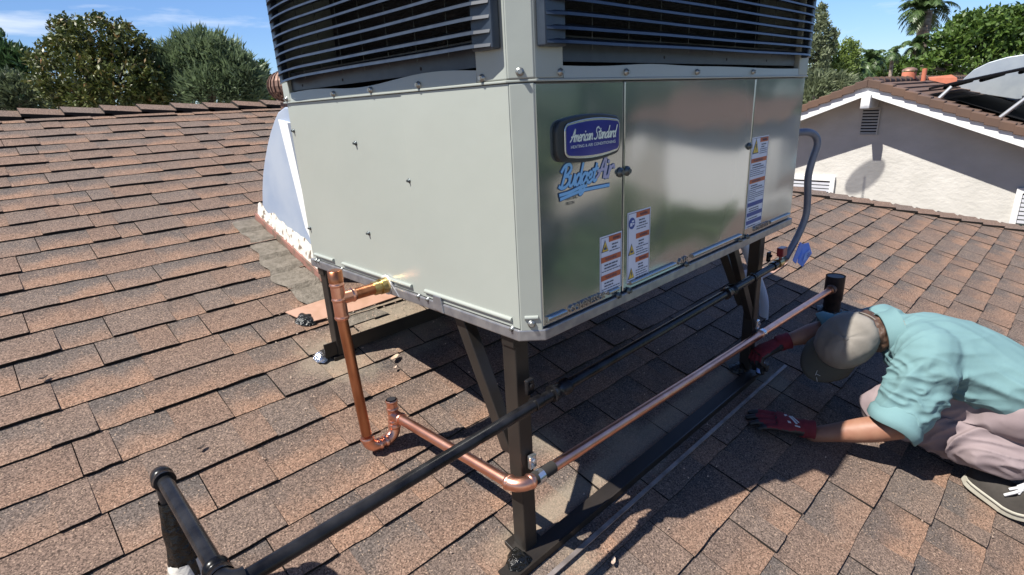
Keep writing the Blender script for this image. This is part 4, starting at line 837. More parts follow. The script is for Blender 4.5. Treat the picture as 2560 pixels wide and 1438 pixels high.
q.add([p0 + Vector((-.1, .85, .28)), p0 + Vector((0, -.22, -.05)), p0 + Vector((0, -.20, .22)), p0 + Vector((0, -.02, .34)), p0 + Vector((0, .16, .12)), p0 + Vector((.6, .0, .1))], [(0, 1, 2), (0, 2, 3), (0, 3, 4), (1, 5, 2), (2, 5, 3), (3, 5, 4), (0, 5, 1)]); o = q.build('roof_vent', M['terra']); tag(o, 'salmon coloured cone shaped roof jack left of the solar panel', 'vent'); md = o.modifiers.new('s', 'SOLIDIFY'); md.thickness = .01

# half-transparent dish surface, added to pale its cast shadow
half_clear = mat('half_clear_dish', (0.35, 0.36, 0.38), 0.5)
half_clear.node_tree.nodes['Principled BSDF'].inputs['Alpha'].default_value = 0.45
# satellite dish on a mast between the houses; only its oval shadow on the white wall is in view
sd = thing('satellite_dish', (13.6, 4.46, GZ), 'satellite dish on a tall mast whose oval shadow falls on the white wall', 'satellite dish')
q = MB(); cdv = Vector((13.55, 4.50, 5.33)); ax = Vector((-.55, .35, .75)).normalized(); e1 = Vector((.2, -.5, .4)); e1 = (e1 - ax * e1.dot(ax)).normalized(); e2 = ax.cross(e1)
vs = [cdv]; fs = []; nr_ = 5; ns = 28
for j in range(1, nr_ + 1):
    for i in range(ns): th = 2 * math.pi * i / ns; a = j / nr_; vs.append(cdv + Vector((0, -.42, .52)) * (a * math.cos(th)) + Vector((.05, .25, .12)) * (a * math.sin(th)) + ax * (.06 * a * a))
for i in range(ns): fs.append((0, 1 + i, 1 + (i + 1) % ns))
for j in range(nr_ - 1):
    for i in range(ns): fs.append((1 + j * ns + i, 1 + (j + 1) * ns + i, 1 + (j + 1) * ns + (i + 1) % ns, 1 + j * ns + (i + 1) % ns))
q.add(vs, fs, 0, True); o = q.build('reflector', half_clear, sd); md = o.modifiers.new('s', 'SOLIDIFY'); md.thickness = .008
q = MB(); q.tube([cdv, cdv + Vector((-.05, 0, -.5)), (13.5, 4.5, GZ)], .02, 8); q.build('mast', M['dscrew'], sd)

# ------------------------------------------------------------------ trees
leaf_mat('magnolia_leaf', (0.030, 0.055, 0.012), (0.115, 0.125, 0.028), (0.21, 0.11, 0.04), 0.48, 0.15)
leaf_mat('conifer_leaf', (0.03, 0.062, 0.024), (0.08, 0.15, 0.05), None, 0.6, 0.2)
leaf_mat('willow_leaf', (0.075, 0.110, 0.055), (0.19, 0.25, 0.13), None, 0.5, 0.3)
leaf_mat('grey_leaf', (0.09, 0.115, 0.055), (0.17, 0.195, 0.105), None, 0.6, 0.35)
leaf_mat('yellow_leaf', (0.09, 0.14, 0.03), (0.19, 0.25, 0.06), None, 0.5, 0.4)
leaf_mat('hedge_leaf', (0.035, 0.075, 0.012), (0.10, 0.165, 0.028), (0.17, 0.24, 0.05), 0.5, 0.3)
leaf_mat('olive_leaf', (0.055, 0.075, 0.035), (0.13, 0.16, 0.085), None, 0.5, 0.3)
leaf_mat('palm_leaf', (0.04, 0.075, 0.022), (0.11, 0.17, 0.06), None, 0.4, 0.3)
leaf_mat('dead_frond', (0.20, 0.14, 0.07), (0.32, 0.23, 0.11), None, 0.7, 0.3)
def leaf_mesh(name, quads, m_, parent):
    me = bpy.data.meshes.new(name); o = bpy.data.objects.new(name, me); col.objects.link(o); o.parent = parent; off = wloc(parent) / S
    vs = []; fs = []; rn = []
    for (pts, r_) in quads:
        k_ = len(vs); vs += [((p.x - off.x) * S, (p.y - off.y) * S, (p.z - off.z) * S) for p in pts]; fs.append(list(range(k_, k_ + len(pts)))); rn.append(r_)
    me.from_pydata(vs, [], fs); a = me.attributes.new('rnd', 'FLOAT', 'FACE'); a.data.foreach_set('value', rn); me.materials.append(MATS[m_]); return o
def rvec():
    while True:
        v = Vector((random.uniform(-1, 1), random.uniform(-1, 1), random.uniform(-1, 1)))
        if 0.05 < v.length < 1: return v.normalized()
def tree(name, lobes, lf, count, m_, label, cat='tree', group=None, style='broad', clump=18, ls=0.5, trunk=True, spread=0.16):
    cx = sum(l[0] for l in lobes) / len(lobes); cy = sum(l[1] for l in lobes) / len(lobes)
    t = thing(name, (cx, cy, GZ), label, cat, group); zmin = min(l[2] for l in lobes); qs = []
    wts = [l[3] * l[4] for l in lobes]
    for _ in range(count // clump):
        l = random.choices(lobes, wts)[0]; d = rvec(); rr = random.uniform(0.55, 1.08) ** 0.6
        if d.z < -0.6 and random.random() < 0.5: continue
        if noise.noise(Vector((d.x * 2.3 + l[0], d.y * 2.3, d.z * 2.3 + l[2]))) > 0.30: continue
        c_ = Vector((l[0] + d.x * l[3] * rr, l[1] + d.y * l[3] * rr, l[2] + d.z * l[4] * rr)); tone = random.random(); tip = (d + Vector((0, 0, .5))).normalized(); nn = rvec()
        for _k in range(clump):
            sp = spread * l[3] + lf * .6
            if style == 'broad':
                p = c_ + rvec() * sp * random.random(); a = (rvec() * .8 + tip * .7).normalized() * lf * random.uniform(.7, 1.2); b_ = a.cross(rvec()).normalized() * lf * ls * .5
                qs.append(([p - a * .5, p + b_, p + a * .5, p - b_], min(1, max(0, tone * .65 + random.random() * .45 - .05))))
            else:      # fine sprays
                p = c_ + rvec() * sp * random.random(); a = (tip * 1.2 + rvec() * .6 + nn * .3).normalized() * lf * random.uniform(.8, 1.6); b_ = a.cross(rvec()).normalized() * lf * ls * .28
                qs.append(([p - b_, p + b_, p + a], min(1, max(0, tone * .6 + random.random() * .4))))
    leaf_mesh('crown', qs, m_, t)
    if trunk:
        q = MB(); top = zmin + (max(l[2] for l in lobes) - zmin) * .55; w0 = max(.18, .13 * max(l[3] for l in lobes))
        q.tube(spline([(cx, cy, GZ), (cx + .15, cy, (GZ + zmin) / 2), (cx, cy + .1, zmin), (cx + .1, cy, top)], 4), [w0 * (1 - .045 * i) for i in range(13)], 10); tk = q.build('trunk', M['bark'], t)
        for l in lobes:
            h = MB(); st = Vector((cx, cy, zmin - .8)); h.tube(spline([st, st.lerp(Vector(l[:3]), .5) + Vector((0, 0, .15)), Vector(l[:3])], 4), [w0 * .45 * (1 - .09 * i) for i in range(9)], 6); h.build('limb', M['bark'], t)
    return t
conifer = [(2.74, 60.43, 5.59, 1.44, 2.4), (3.72, 59.39, 5.37, 1.12, 1.92), (4.01, 58.62, 4.27, 0.96, 1.6), (3.22, 60.59, 6.95, 0.64, 1.28), (1.36, 61.57, 5.23, 1.92, 2.56), (2.7, 60.2, 2.6, 2.6, 1.8)]
greybush = [(1.45, 45.96, 3.0, 1.36, 1.36), (2.27, 45.05, 2.71, 0.99, 0.99), (0.42, 47.02, 3.2, 1.24, 1.48)]
magnolia = [(4.27, 38.73, 5.69, 0.98, 0.87), (5.41, 37.42, 5.19, 1.74, 1.42), (6.27, 36.19, 4.28, 1.31, 1.74), (3.87, 38.15, 3.61, 1.85, 1.96), (5.32, 36.55, 3.09, 2.4, 1.74), (3.16, 39.24, 4.51, 0.65, 0.54), (6.69, 35.16, 2.88, 0.98, 1.31), (2.87, 38.75, 2.84, 0.65, 0.65), (4.23, 39.1, 6.43, 0.31, 0.44), (5.2, 37, 1.9, 2.4, 1.5)]
willow = [(9.22, 36.22, 4.11, 1.63, 1.39), (10.44, 35.13, 4.25, 1.74, 1.28), (11.14, 33.94, 3.07, 1.28, 1.39), (8.4, 36.47, 2.93, 1.63, 1.39), (10.0, 34.8, 2.59, 2.09, 1.39), (9.99, 35.94, 5.06, 1.16, 0.65), (11.43, 33.29, 2.27, 0.7, 0.93), (8.17, 37.15, 3.96, 0.93, 1.16)]
tree('conifer_tree', conifer, 0.36, 15000, 'conifer_leaf', 'dark green tree cut by the left edge of the photo', style='fine', ls=.9)
tree('shrub', greybush, 0.26, 9000, 'olive_leaf', 'pale olive bush at the far left above the roof ridge', 'bush', style='fine', ls=.9)
tree('magnolia_tree', magnolia, 0.29, 28000, 'magnolia_leaf', 'big glossy magnolia with bronze tinted leaves beyond the ridge', clump=12, ls=.42, spread=.13)
tree('willowy_tree', willow, 0.34, 26000, 'willow_leaf', 'feathery grey green tree between the magnolia and the cabinet', style='fine', ls=.55, spread=.2)
tree('small_conifer', [(19.87, 52.61, 4.87, 0.51, 0.8), (20.09, 52.63, 5.38, 0.29, 0.51), (19.8, 52.6, 3.8, .7, 1.0)], 0.24, 3000, 'conifer_leaf', 'small distant conifer top just left of the cabinet', style='fine', ls=.9)
tree('shrub', [(13.61, 37.09, 2.39, 0.84, 0.84), (14.14, 36.52, 2.23, 0.52, 0.78), (13.2, 37.3, 1.6, 1, .8)], 0.24, 4000, 'yellow_leaf', 'bright green bush behind the turbine vent', 'bush')
tree('leafy_tree', [(37.99, 11.65, 3.49, 0.69, 1.73), (37.41, 11.68, 2.34, 0.86, 1.73), (38.52, 11.9, 5.12, 0.35, 0.69), (38.52, 11.14, 3.45, 0.44, 0.99)], 0.24, 8000, 'grey_leaf', 'tall narrow grey green tree right beside the cabinet', ls=.4)
tree('leafy_tree', [(41.07, 11.22, 2.57, 1.05, 1.26), (40.47, 11.41, 1.73, 1.31, 1.05), (41.61, 10.82, 2.79, 0.58, 0.92)], 0.24, 8000, 'yellow_leaf', 'rounded yellow green tree left of the small palms', ls=.4)
tree('shrub', [(32.65, 9.72, 0.92, 0.87, 0.74), (33.38, 9.06, 0.97, 0.87, 0.54), (32.5, 9.8, .3, 1.2, .6)], 0.26, 5500, 'grey_leaf', 'pale grey leaved shrub above the left end of the tiled roof', 'bush', style='fine', ls=.8)
tree('hedge_tree', [(54.2, 7.8, 2.2, 1.2, 0.9), (55.46, 6.76, 3.5, 2.44, 1.98), (57.32, 5.14, 3.81, 2.44, 2.14), (58.58, 3.83, 3.58, 1.83, 2.44), (52.41, 8.99, 2.1, 0.92, 0.76), (56.5, 6.41, 4.9, 1.83, 1.07), (58.32, 4.77, 5.07, 1.53, 0.92), (55.3, 7.2, 3.7, 1.0, 0.8), (56.3, 5.13, 1.68, 3.66, 1.22), (58.6, 3.2, 2.2, 2.2, 1.6)], 0.46, 20000, 'hedge_leaf', 'dense bright green tree mass filling the top right corner', ls=.45)
tree('shrub', [(52.2, 12.14, 2.2, 1.6, 0.8), (53.3, 10.99, 1.97, 0.96, 0.64), (54.03, 10.35, 2.07, 0.96, 0.8)], 0.3, 5000, 'hedge_leaf', 'low green foliage behind the small palms', 'bush')
# trees and a garden beyond the downhill eave, unseen, added for the cabinet's reflections
tree('leafy_tree', [(6, -14, -1.8, 2.6, 3), (10, -14, -1.6, 3, 3.0), (13, -15, -2.4, 2.2, 2.4)], 0.6, 9000, 'hedge_leaf', 'unseen broad green tree added downhill to darken the cabinet reflection', ls=.6)
dhs = thing('distant_house', (26, -11, GZ), 'white walled house downhill, seen only as a bright reflection in the cabinet', 'house')
q = MB(); q.box((26, -15.5, GZ), (32, -8.8, -.2)); q.build('wall', M['white'], dhs)
q = MB(); q.prism([(25.3, -16, -.2), (25.3, -8.3, -.2), (29, -8.3, .6), (29, -16, .6)], (.3, 0, .3)); q.build('roof', M['ctile'], dhs)
tree('leafy_tree', [(34, -10, 1.5, 3.5, 3), (33, -16, 1, 3.5, 3), (30, -22, 0.5, 4, 3.2), (24, -24, -1, 4, 3.2)], 0.8, 6000, 'conifer_leaf', 'row of dark trees behind the white walled house downhill', ls=.7, clump=12)
tree('shrub', [(21, -9, -6.4, 2.2, 1.9), (23.5, -11.5, -6.2, 2, 1.9), (24, -14.5, -6.0, 2, 1.9), (19, -7, -6.8, 2, 1.7)], 0.5, 5000, 'hedge_leaf', 'green hedge in front of the white walled house downhill', 'hedge', ls=.6, clump=12, trunk=False)
tree('shrub', [(6, -10, -6.4, 2.2, 2.2), (9.5, -11, -6.4, 2.4, 2.3), (13, -12, -6.6, 2.4, 2.2), (17, -14, -6.6, 2.4, 2.2)], 0.5, 5000, 'conifer_leaf', 'unseen dark green hedge added downhill to darken the cabinet reflection', 'hedge', ls=.8, clump=12, trunk=False)  # hedge added out of view to darken the nearest panel's reflection
q = MB(); q.add([(46, -30, GZ + .02), (80, -30, GZ + .02), (80, -15, GZ + .02), (46, -15, GZ + .02)], [(0, 1, 2, 3)]); tag(q.build('pool_water', mat('pool_water', (0.02, 0.34, 0.42), 0.1)), kind='structure')
def palm(base, top, fl, nf, label, m_='palm_leaf', tr=0.25, name='palm_tree', droop=1.0, dead=0, group=None, lw=.05):
    base, top = Vector(base), Vector(top); t = thing(name, base, label, 'palm tree', group); q = MB()
    P = spline([base, base.lerp(top, .5) + Vector((.1, 0, 0)), top], 6); q.tube(P, [tr * (1.1 - .2 * i / len(P)) * (1 + .06 * (i % 2)) for i in range(len(P))], 10); q.build('trunk', M['palmtrunk'], t)
    for k in range(nf + dead):
        az = random.uniform(0, 2 * math.pi); el = random.uniform(-.25, 1.35) if k < nf else random.uniform(-1.3, -.8); L_ = fl * random.uniform(.8, 1.1) * (1 if k < nf else .6); d = Vector((math.cos(az) * math.cos(el), math.sin(az) * math.cos(el), math.sin(el)))
        pts = []; p = top.copy(); v = d.copy(); n_ = 12
        for i in range(n_): pts.append(p.copy()); p = p + v * L_ / n_; v = (v + Vector((0, 0, -.17 * droop)) * (1 + i * .1)).normalized()
        qs = []
        for i in range(1, n_ - 1):
            tdir = (pts[i + 1] - pts[i]).normalized(); side = tdir.cross(Vector((0, 0, 1)))
            if side.length < .1: side = Vector((1, 0, 0))
            side.normalize(); ll = fl * .30 * math.sin(math.pi * (i / n_) ** .7) + .05
            for sg in (-1, 1):
                for h in range(3):
                    o_ = pts[i].lerp(pts[i + 1], h / 3); e_ = o_ + (side * sg * .8 + tdir * .5 + Vector((0, 0, -.35 * droop)) + rvec() * .15).normalized() * ll; ww = tdir * fl * lw * .5
                    mid = o_.lerp(e_, .5) + Vector((0, 0, .05 * ll)); qs.append(([o_ - ww * .4, o_ + ww * .4, mid + ww, mid - ww * .6], random.random())); qs.append(([mid - ww * .6, mid + ww, e_ + Vector((0, 0, -.1 * ll))], random.random()))
        for i in range(n_ - 1): ww = Vector((0, 0, .02 * fl / 2)); qs.append(([pts[i] - ww, pts[i + 1] - ww, pts[i + 1] + ww, pts[i] + ww], .5))
        leaf_mesh('frond', qs, m_ if k < nf else 'dead_frond', t)
    return t
palm((57.0, 10.0, GZ), (59.01, 10.47, 6.5), 2.7, 34, 'tall feather palm with pale trunk rising over the tiled roof', tr=.48, dead=2, droop=.8)
palm((43.5, 9.87, GZ), (43.86, 10.13, 2.4), 1.5, 16, 'small palm behind the ridge, left of the other small palms', tr=.15, lw=.09)
palm((41.9, 10.2, GZ), (41.91, 10.30, 1.9), 1.2, 14, 'lowest small palm beside the yellow green tree', tr=.15, lw=.09)
palm((45.9, 9.14, GZ), (46.15, 9.46, 2.9), 1.0, 14, 'slim small palm standing alone against the sky', tr=.12, lw=.09)
palm((54.5, 9.7, GZ), (55.05, 10.13, 3.6), 1.7, 14, 'short palm leaning in front of the tall palm trunk', tr=.2, lw=.08)

# ------------------------------------------------------------------ crouching man
man = thing('person', (2.9, -1.0, rz(-1.0)), 'man in teal shirt, cap and red gloves crouching on the roof beside the stand', 'person')
def limb(q, pts, rads, n=5, seg=16):
    P = spline(pts, n); m_ = len(P); rr = []
    for i in range(m_):
        t_ = i / (m_ - 1) * (len(rads) - 1); k_ = min(int(t_), len(rads) - 2); f_ = t_ - k_; f_ = f_ * f_ * (3 - 2 * f_); rr.append(rads[k_] * (1 - f_) + rads[k_ + 1] * f_)
    a = (P[0] - P[1]).normalized(); b_ = (P[-1] - P[-2]).normalized(); r0, r1 = rr[0], rr[-1]
    PP = [P[0] + a * r0 * s_ for s_ in (.97, .8, .5)] + P + [P[-1] + b_ * r1 * s_ for s_ in (.5, .8, .97)]; RR = [r0 * s_ for s_ in (.24, .6, .866)] + rr + [r1 * s_ for s_ in (.866, .6, .24)]
    q.tube(PP, RR, seg)
def ell(q, secs, W, n=5, seg=24):
    W = Vector(W).normalized(); P = spline([s_[0] for s_ in secs], n); m_ = len(P); rings = []
    for i in range(m_):
        t_ = i / (m_ - 1) * (len(secs) - 1); k_ = min(int(t_), len(secs) - 2); f_ = t_ - k_; f_ = f_ * f_ * (3 - 2 * f_); a = secs[k_][1] * (1 - f_) + secs[k_ + 1][1] * f_; b_ = secs[k_][2] * (1 - f_) + secs[k_ + 1][2] * f_
        tg_ = (P[min(i + 1, m_ - 1)] - P[max(0, i - 1)]).normalized(); w_ = (W - tg_ * W.dot(tg_)).normalized(); h_ = tg_.cross(w_); rings.append([P[i] + w_ * a * math.cos(2 * math.pi * j / seg) + h_ * b_ * math.sin(2 * math.pi * j / seg) for j in range(seg)])
    vs = [p for r_ in rings for p in r_]; fs = [(i * seg + j, i * seg + (j + 1) % seg, (i + 1) * seg + (j + 1) % seg, (i + 1) * seg + j) for i in range(m_ - 1) for j in range(seg)]
    q.add(vs, fs + [tuple(range(seg))[::-1], tuple((m_ - 1) * seg + j for j in range(seg))], 0, True)
def ball(q, c_, ax_, n=14):     # ellipsoid with three axis vectors
    c_ = Vector(c_); vs = []; fs = []; m_ = n * 2
    for j in range(n + 1):
        ph = math.pi * j / n
        for i in range(m_): th = 2 * math.pi * i / m_; vs.append(c_ + ax_[0] * math.sin(ph) * math.cos(th) + ax_[1] * math.sin(ph) * math.sin(th) + ax_[2] * math.cos(ph))
    for j in range(n):
        for i in range(m_): fs.append((j * m_ + i, (j + 1) * m_ + i, (j + 1) * m_ + (i + 1) % m_, j * m_ + (i + 1) % m_))
    q.add(vs, fs, 0, True)
def fuse(name, q, vox, mats, disp=None, smooth=3, matf=None, parent=None, sub=0):
    o = q.build('tmp', mats[0]); md = o.modifiers.new('r', 'REMESH'); md.mode = 'VOXEL'; md.voxel_size = vox * S
    md = o.modifiers.new('s', 'SMOOTH'); md.factor = .6; md.iterations = smooth
    if sub: md = o.modifiers.new('u', 'SUBSURF'); md.levels = md.render_levels = sub
    dg = bpy.context.evaluated_depsgraph_get(); me = bpy.data.meshes.new_from_object(o.evaluated_get(dg)); bpy.data.objects.remove(o)
    if disp:
        ns = [v.normal.copy() for v in me.vertices]
        for v, n_ in zip(me.vertices, ns): v.co = v.co + n_ * disp(v.co / S, n_) * S
    me.materials.clear()
    for m_ in mats: me.materials.append(m_)
    if matf:
        for p in me.polygons: p.material_index = matf(p.center / S, p.normal)
    me.polygons.foreach_set('use_smooth', [True] * len(me.polygons)); off = wloc(parent)
    for v in me.vertices: v.co = v.co - off
    o = bpy.data.objects.new(name, me); col.objects.link(o); o.parent = parent; return o
def ridge(p, d, fa, fc, seed=0.0, sharp=1.6):   # folds running along d
    d = d.normalized(); a = p.dot(d); c_ = p - d * a; wv = noise.noise(p * 1.6 + Vector((seed, 0, 0))) * .35
    n_ = noise.noise(Vector((a * fa + seed, (c_.x + wv) * fc, (c_.y + c_.z * .7 + wv) * fc))); return (1 - abs(n_) * 2.2) ** sharp if abs(n_) < .45 else 0.0
V = Vector
neck, HD = V((2.863, -0.731, -0.759)), V((2.72, -0.508, -0.819))
sL, eL, wL = V((2.703, -0.994, -0.790)), V((2.454, -0.935, -1.235)), V((2.284, -0.484, -1.405))
sR, eR, wR = V((3.112, -0.612, -0.80)), V((2.969, -0.321, -0.862)), V((2.767, -0.075, -0.965))
pel = V((3.153, -1.476, -1.091)); mid = V((3.053, -1.119, -0.898)); chest = V((2.926, -0.876, -0.800))
hipL, knL, anL = V((2.966, -1.494, -1.125)), V((2.768, -0.765, -1.275)), V((2.85, -1.517, -1.396))
hipR, knR, anR = V((3.50, -1.50, -1.18)), V((3.348, -0.95, -1.44)), V((3.575, -1.62, -1.66))
WID = V((-.84, -.53, -.05)).normalized()
HU = (-.55 * RX + .12 * UX - .82 * FX).normalized(); HF = (-.6 * RX - .72 * UX + .30 * FX); HF = (HF - HU * HF.dot(HU)).normalized(); HL = HU.cross(HF)
# body: one continuous skin
q = MB(); ball(q, HD, (HF * .195, HL * .155, HU * .215)); ball(q, HD + HF * .06 - HU * .12, (HF * .13, HL * .115, HU * .13)); ball(q, HD + HF * .20 - HU * .05, (HF * .045, HL * .028, HU * .055))
ball(q, HD + HF * .165 - HU * .145, (HF * .03, HL * .055, HU * .018))
for sg in (1, -1): ball(q, HD + HL * .158 * sg - HU * .03 - HF * .01, (HF * .038, HL * .018, HU * .062)); ball(q, HD + HF * .165 + HL * .06 * sg + HU * .0, (HF * .02, HL * .03, HU * .018))
limb(q, [HD - HU * .10 - HF * .05, neck, chest], [.105, .115, .13]); ell(q, [(chest, .27, .14), (mid, .26, .15), (pel, .26, .15)], WID)
limb(q, [sL, sL.lerp(eL, .5), eL], [.105, .09, .075]); limb(q, [eL, eL.lerp(wL, .3), wL.lerp(eL, .15), wL], [.082, .088, .060, .052])
limb(q, [sR, sR.lerp(eR, .5), eR], [.105, .09, .075]); limb(q, [eR, eR.lerp(wR, .35), wR], [.078, .082, .052])
limb(q, [hipL, V((2.99, -1.124, -1.20)), knL], [.13, .11, .09]); limb(q, [knL, V((2.867, -1.157, -1.375)), anL], [.08, .08, .06]); limb(q, [hipR, knR], [.13, .10]); limb(q, [knR, anR], [.10, .06])
body = fuse('body', q, .016, [M['skin']], smooth=4, parent=man)
# shirt
q = MB()
ell(q, [(neck + V((.01, -.02, 0.0)), .15, .13), (V((2.91, -.84, -.79)), .31, .185), (V((2.965, -.98, -.825)), .35, .225), (V((3.04, -1.119, -.888)), .36, .245), (V((3.10, -1.298, -.973)), .36, .25), (V((3.15, -1.476, -1.08)), .37, .24), (V((3.21, -1.669, -1.20)), .37, .22)], WID)
limb(q, [sL + V((.12, .06, .0)), sL, sL.lerp(eL, .35) + V((-.01, -.01, 0)), sL.lerp(eL, .80)], [.18, .175, .148, .135])
limb(q, [sR + V((-.08, -.06, 0)), sR, sR.lerp(eR, .5), sR.lerp(eR, .92)], [.17, .16, .125, .11])
aL = (eL - sL).normalized(); aR = (eR - sR).normalized(); SP = (pel - chest).normalized()
def shirt_d(p, n_):
    dl = (p - sL.lerp(eL, .5)).length; armw = max(0, min(1, (.36 - dl) / .12)) * max(0, min(1, ((p - sL).dot(aL)) / .12)); f = 0.0
    dirA = (aL * .35 + V((.55, .15, .25))).normalized(); dirT = (V((.35, -.62, -.55))).normalized()
    f += armw * (.042 * ridge(p, dirA, 1.3, 6.2, 3.0, 1.2) + .020 * ridge(p, dirA, 3, 12, 7.0, 1.2))
    tw = (1 - armw); side = max(0, min(1, (-.55 - (p.z + .25)) / .35 + .55)); low = max(0.32, min(1, (-.72 - p.z) / .18))
    f += tw * low * (.040 * ridge(p, dirT, .8, 5.6, 11.0, 1.2) + .018 * ridge(p, dirT, 2.0, 11, 5.0, 1.2)) + tw * .006 * noise.noise(p * 6)
    # creases fanning from the armpit
    ap = V((2.80, -.95, -1.02)); r_ = p - ap; L_ = r_.length
    if L_ < .5: f += .034 * (1 - L_ / .5) * ridge(V((math.atan2(r_.z, r_.x + r_.y) * .9, L_ * .35, 0)), V((0, 1, 0)), .5, 4.5, 21.0)
    return f - .012
shirt = fuse('shirt', q, .0155, [M['shirt']], disp=shirt_d, smooth=3, parent=man, sub=1); md = shirt.modifiers.new('soft', 'SMOOTH'); md.factor = .5; md.iterations = 3
def cuff(c_, ax_, r0, ln, name='rolled_cuff', flare=1.12, parent=None):
    ax_ = ax_.normalized(); n_ = 26; ref = ax_.cross(V((0, 0, 1))).normalized(); b2 = ax_.cross(ref); vs = []; fs = []; prof_ = [(0, .94), (.25, 1.02), (.6, 1.06 * flare), (1.0, flare), (1.02, flare * .93), (.7, flare * .86), (.3, .80)]
    for j, (s_, k_) in enumerate(prof_):
        for i in range(n_): th = 2 * math.pi * i / n_; rr = r0 * k_ * (1 + .07 * noise.noise(V((math.cos(th) * 1.5, math.sin(th) * 1.5, j * .3 + r0 * 9)))); vs.append(c_ + ax_ * (s_ * ln + .012 * math.sin(3 * th)) + (ref * math.cos(th) + b2 * math.sin(th)) * rr)
    for j in range(len(prof_) - 1):
        for i in range(n_): fs.append((j * n_ + i, j * n_ + (i + 1) % n_, (j + 1) * n_ + (i + 1) % n_, (j + 1) * n_ + i))
    g = MB(); g.add(vs, fs, 0, True); return g.build(name, M['shirt'], parent or shirt)
cuff(sL.lerp(eL, .78), aL + (wL - eL).normalized() * .35, .150, .14); cuff(sR.lerp(eR, .86), aR, .118, .12)
# collar
g = MB(); vs = []; n_ = 28; cn = (HD - neck).normalized(); c0 = neck + cn * .0; ref = cn.cross(V((0, 0, 1))).normalized(); b2 = cn.cross(ref)
for j, (s_, k_) in enumerate(((-.05, 1.25), (.0, 1.12), (.055, 1.10), (.06, 1.02), (.0, .98))):
    for i in range(n_): th = 2 * math.pi * i / n_; vs.append(c0 + cn * s_ + (ref * math.cos(th) + b2 * math.sin(th)) * .145 * k_)
g.add(vs, [(j * n_ + i, j * n_ + (i + 1) % n_, (j + 1) * n_ + (i + 1) % n_, (j + 1) * n_ + i) for j in range(4) for i in range(n_)], 0, True); g.build('collar', M['shirt'], shirt)
# trousers
q = MB(); ell(q, [(mid + V((-.0, -.06, -.10)), .30, .14), (pel + V((-.06, .10, -.06)), .33, .21), (pel + V((0, 0, -.06)), .34, .22), (V((3.24, -1.68, -1.25)), .30, .20)], WID)
limb(q, [hipL, V((2.97, -1.124, -1.165)), knL], [.215, .19, .135]); limb(q, [knL, V((2.867, -1.157, -1.375)), knL.lerp(anL, .75) + V((0, 0, -.02)), anL + V((0, .02, 0))], [.13, .15, .15, .125])
limb(q, [hipR, hipR.lerp(knR, .5), knR], [.22, .18, .14]); limb(q, [knR, anR], [.14, .12])
def pants_d(p, n_):
    t_ = (p - knL).dot((anL - knL).normalized()); lower = max(0, min(1, t_ / .2)); d1 = V((.25, -.75, -.15)); d2 = V((.6, -.7, .1))
    return .040 * ridge(p, d1, 1.1, 7.0, 2.0, 1.2) * (.4 + .6 * lower) + .018 * ridge(p, d2, 2.5, 11, 8.0) - .01
tro = fuse('trousers', q, .0155, [M['pants']], disp=pants_d, smooth=3, parent=man, sub=1); md = tro.modifiers.new('soft', 'SMOOTH'); md.factor = .5; md.iterations = 3
# cap
def capd(p, n_):
    r_ = p - HD; lat = math.atan2(r_.dot(HL), r_.dot(HF)); seam = 0
    for k in range(6):
        a = math.pi * k / 3 + math.pi / 6; dd = abs((lat - a + math.pi) % (2 * math.pi) - math.pi); seam = max(seam, 1 - dd / .05) if dd < .05 else seam
    return -.004 * seam + .010 * ridge(p, HL, 3, 8, 4.0) + .006 * noise.noise(p * 14)
g = MB(); vs = []; fs = []; n1, n2 = 14, 40
for j in range(n1 + 1):
    ph = (math.pi / 2 * 1.06) * j / n1
    for i in range(n2):
        th = 2 * math.pi * i / n2; hb = .205 * (1.0 if math.cos(th) > 0 else .98); p = HD + HU * .025 + HF * (.222 * math.sin(ph) * math.cos(th)) + HL * (.180 * math.sin(ph) * math.sin(th)) + HU * hb * max(-.2, math.cos(ph)) ** (1 if math.cos(ph) < .001 else .92)
        nrm = (p - HD).normalized(); p = p + nrm * capd(p, nrm); vs.append(p)
for j in range(n1):
    for i in range(n2):
        th = 2 * math.pi * (i + .5) / n2
        if j >= n1 - 4 and abs(th - math.pi) < .42 and j < n1 - 1: continue
        fs.append((j * n2 + i, (j + 1) * n2 + i, (j + 1) * n2 + (i + 1) % n2, j * n2 + (i + 1) % n2))
g.add(vs, fs, 0, True); cp = g.build('cap', M['cap'], man); md = cp.modifiers.new('s', 'SOLIDIFY'); md.thickness = .004
g = MB(); ball(g, HD + HU * .232, (HF * .018, HL * .018, HU * .010), 8); g.build('cap_button', M['cap'], cp)
g = MB(); vs = []; nb_ = 18; nm = 6
for j in range(nm + 1):
    a = j / nm
    for i in range(nb_ + 1):
        th = -1.15 + 2.3 * i / nb_; ext = .165 * a * max(0, math.cos(th * .98)) ** .55; R0 = V((.222 * math.cos(th), .180 * math.sin(th), 0)); hx = R0.x + ext; ly = R0.y * (1 + .10 * a)
        vs.append(HD + HF * hx + HL * ly + HU * (.010 - .05 * a - .9 * ly * ly * (1 + .6 * a)))
g.add(vs, [(j * (nb_ + 1) + i, (j + 1) * (nb_ + 1) + i, (j + 1) * (nb_ + 1) + i + 1, j * (nb_ + 1) + i + 1) for j in range(nm) for i in range(nb_)], 0, True); br = g.build('cap_brim', M['brim'], cp); md = br.modifiers.new('s', 'SOLIDIFY'); md.thickness = .005
g = MB(); 
for (a, b_, c_, d_) in ((.30, .02, .335, .035), (.325, .03, .315, .06), (.34, .05, .36, .075)): 
    for k in (0,): pa = HD + HF * a + HL * b_ + HU * -.01; pb = HD + HF * c_ + HL * d_ + HU * -.016; g.tube([pa, pb], .0018, 5)
tag(g.build('cap_embroidery', M['lace'], cp), kind=None)
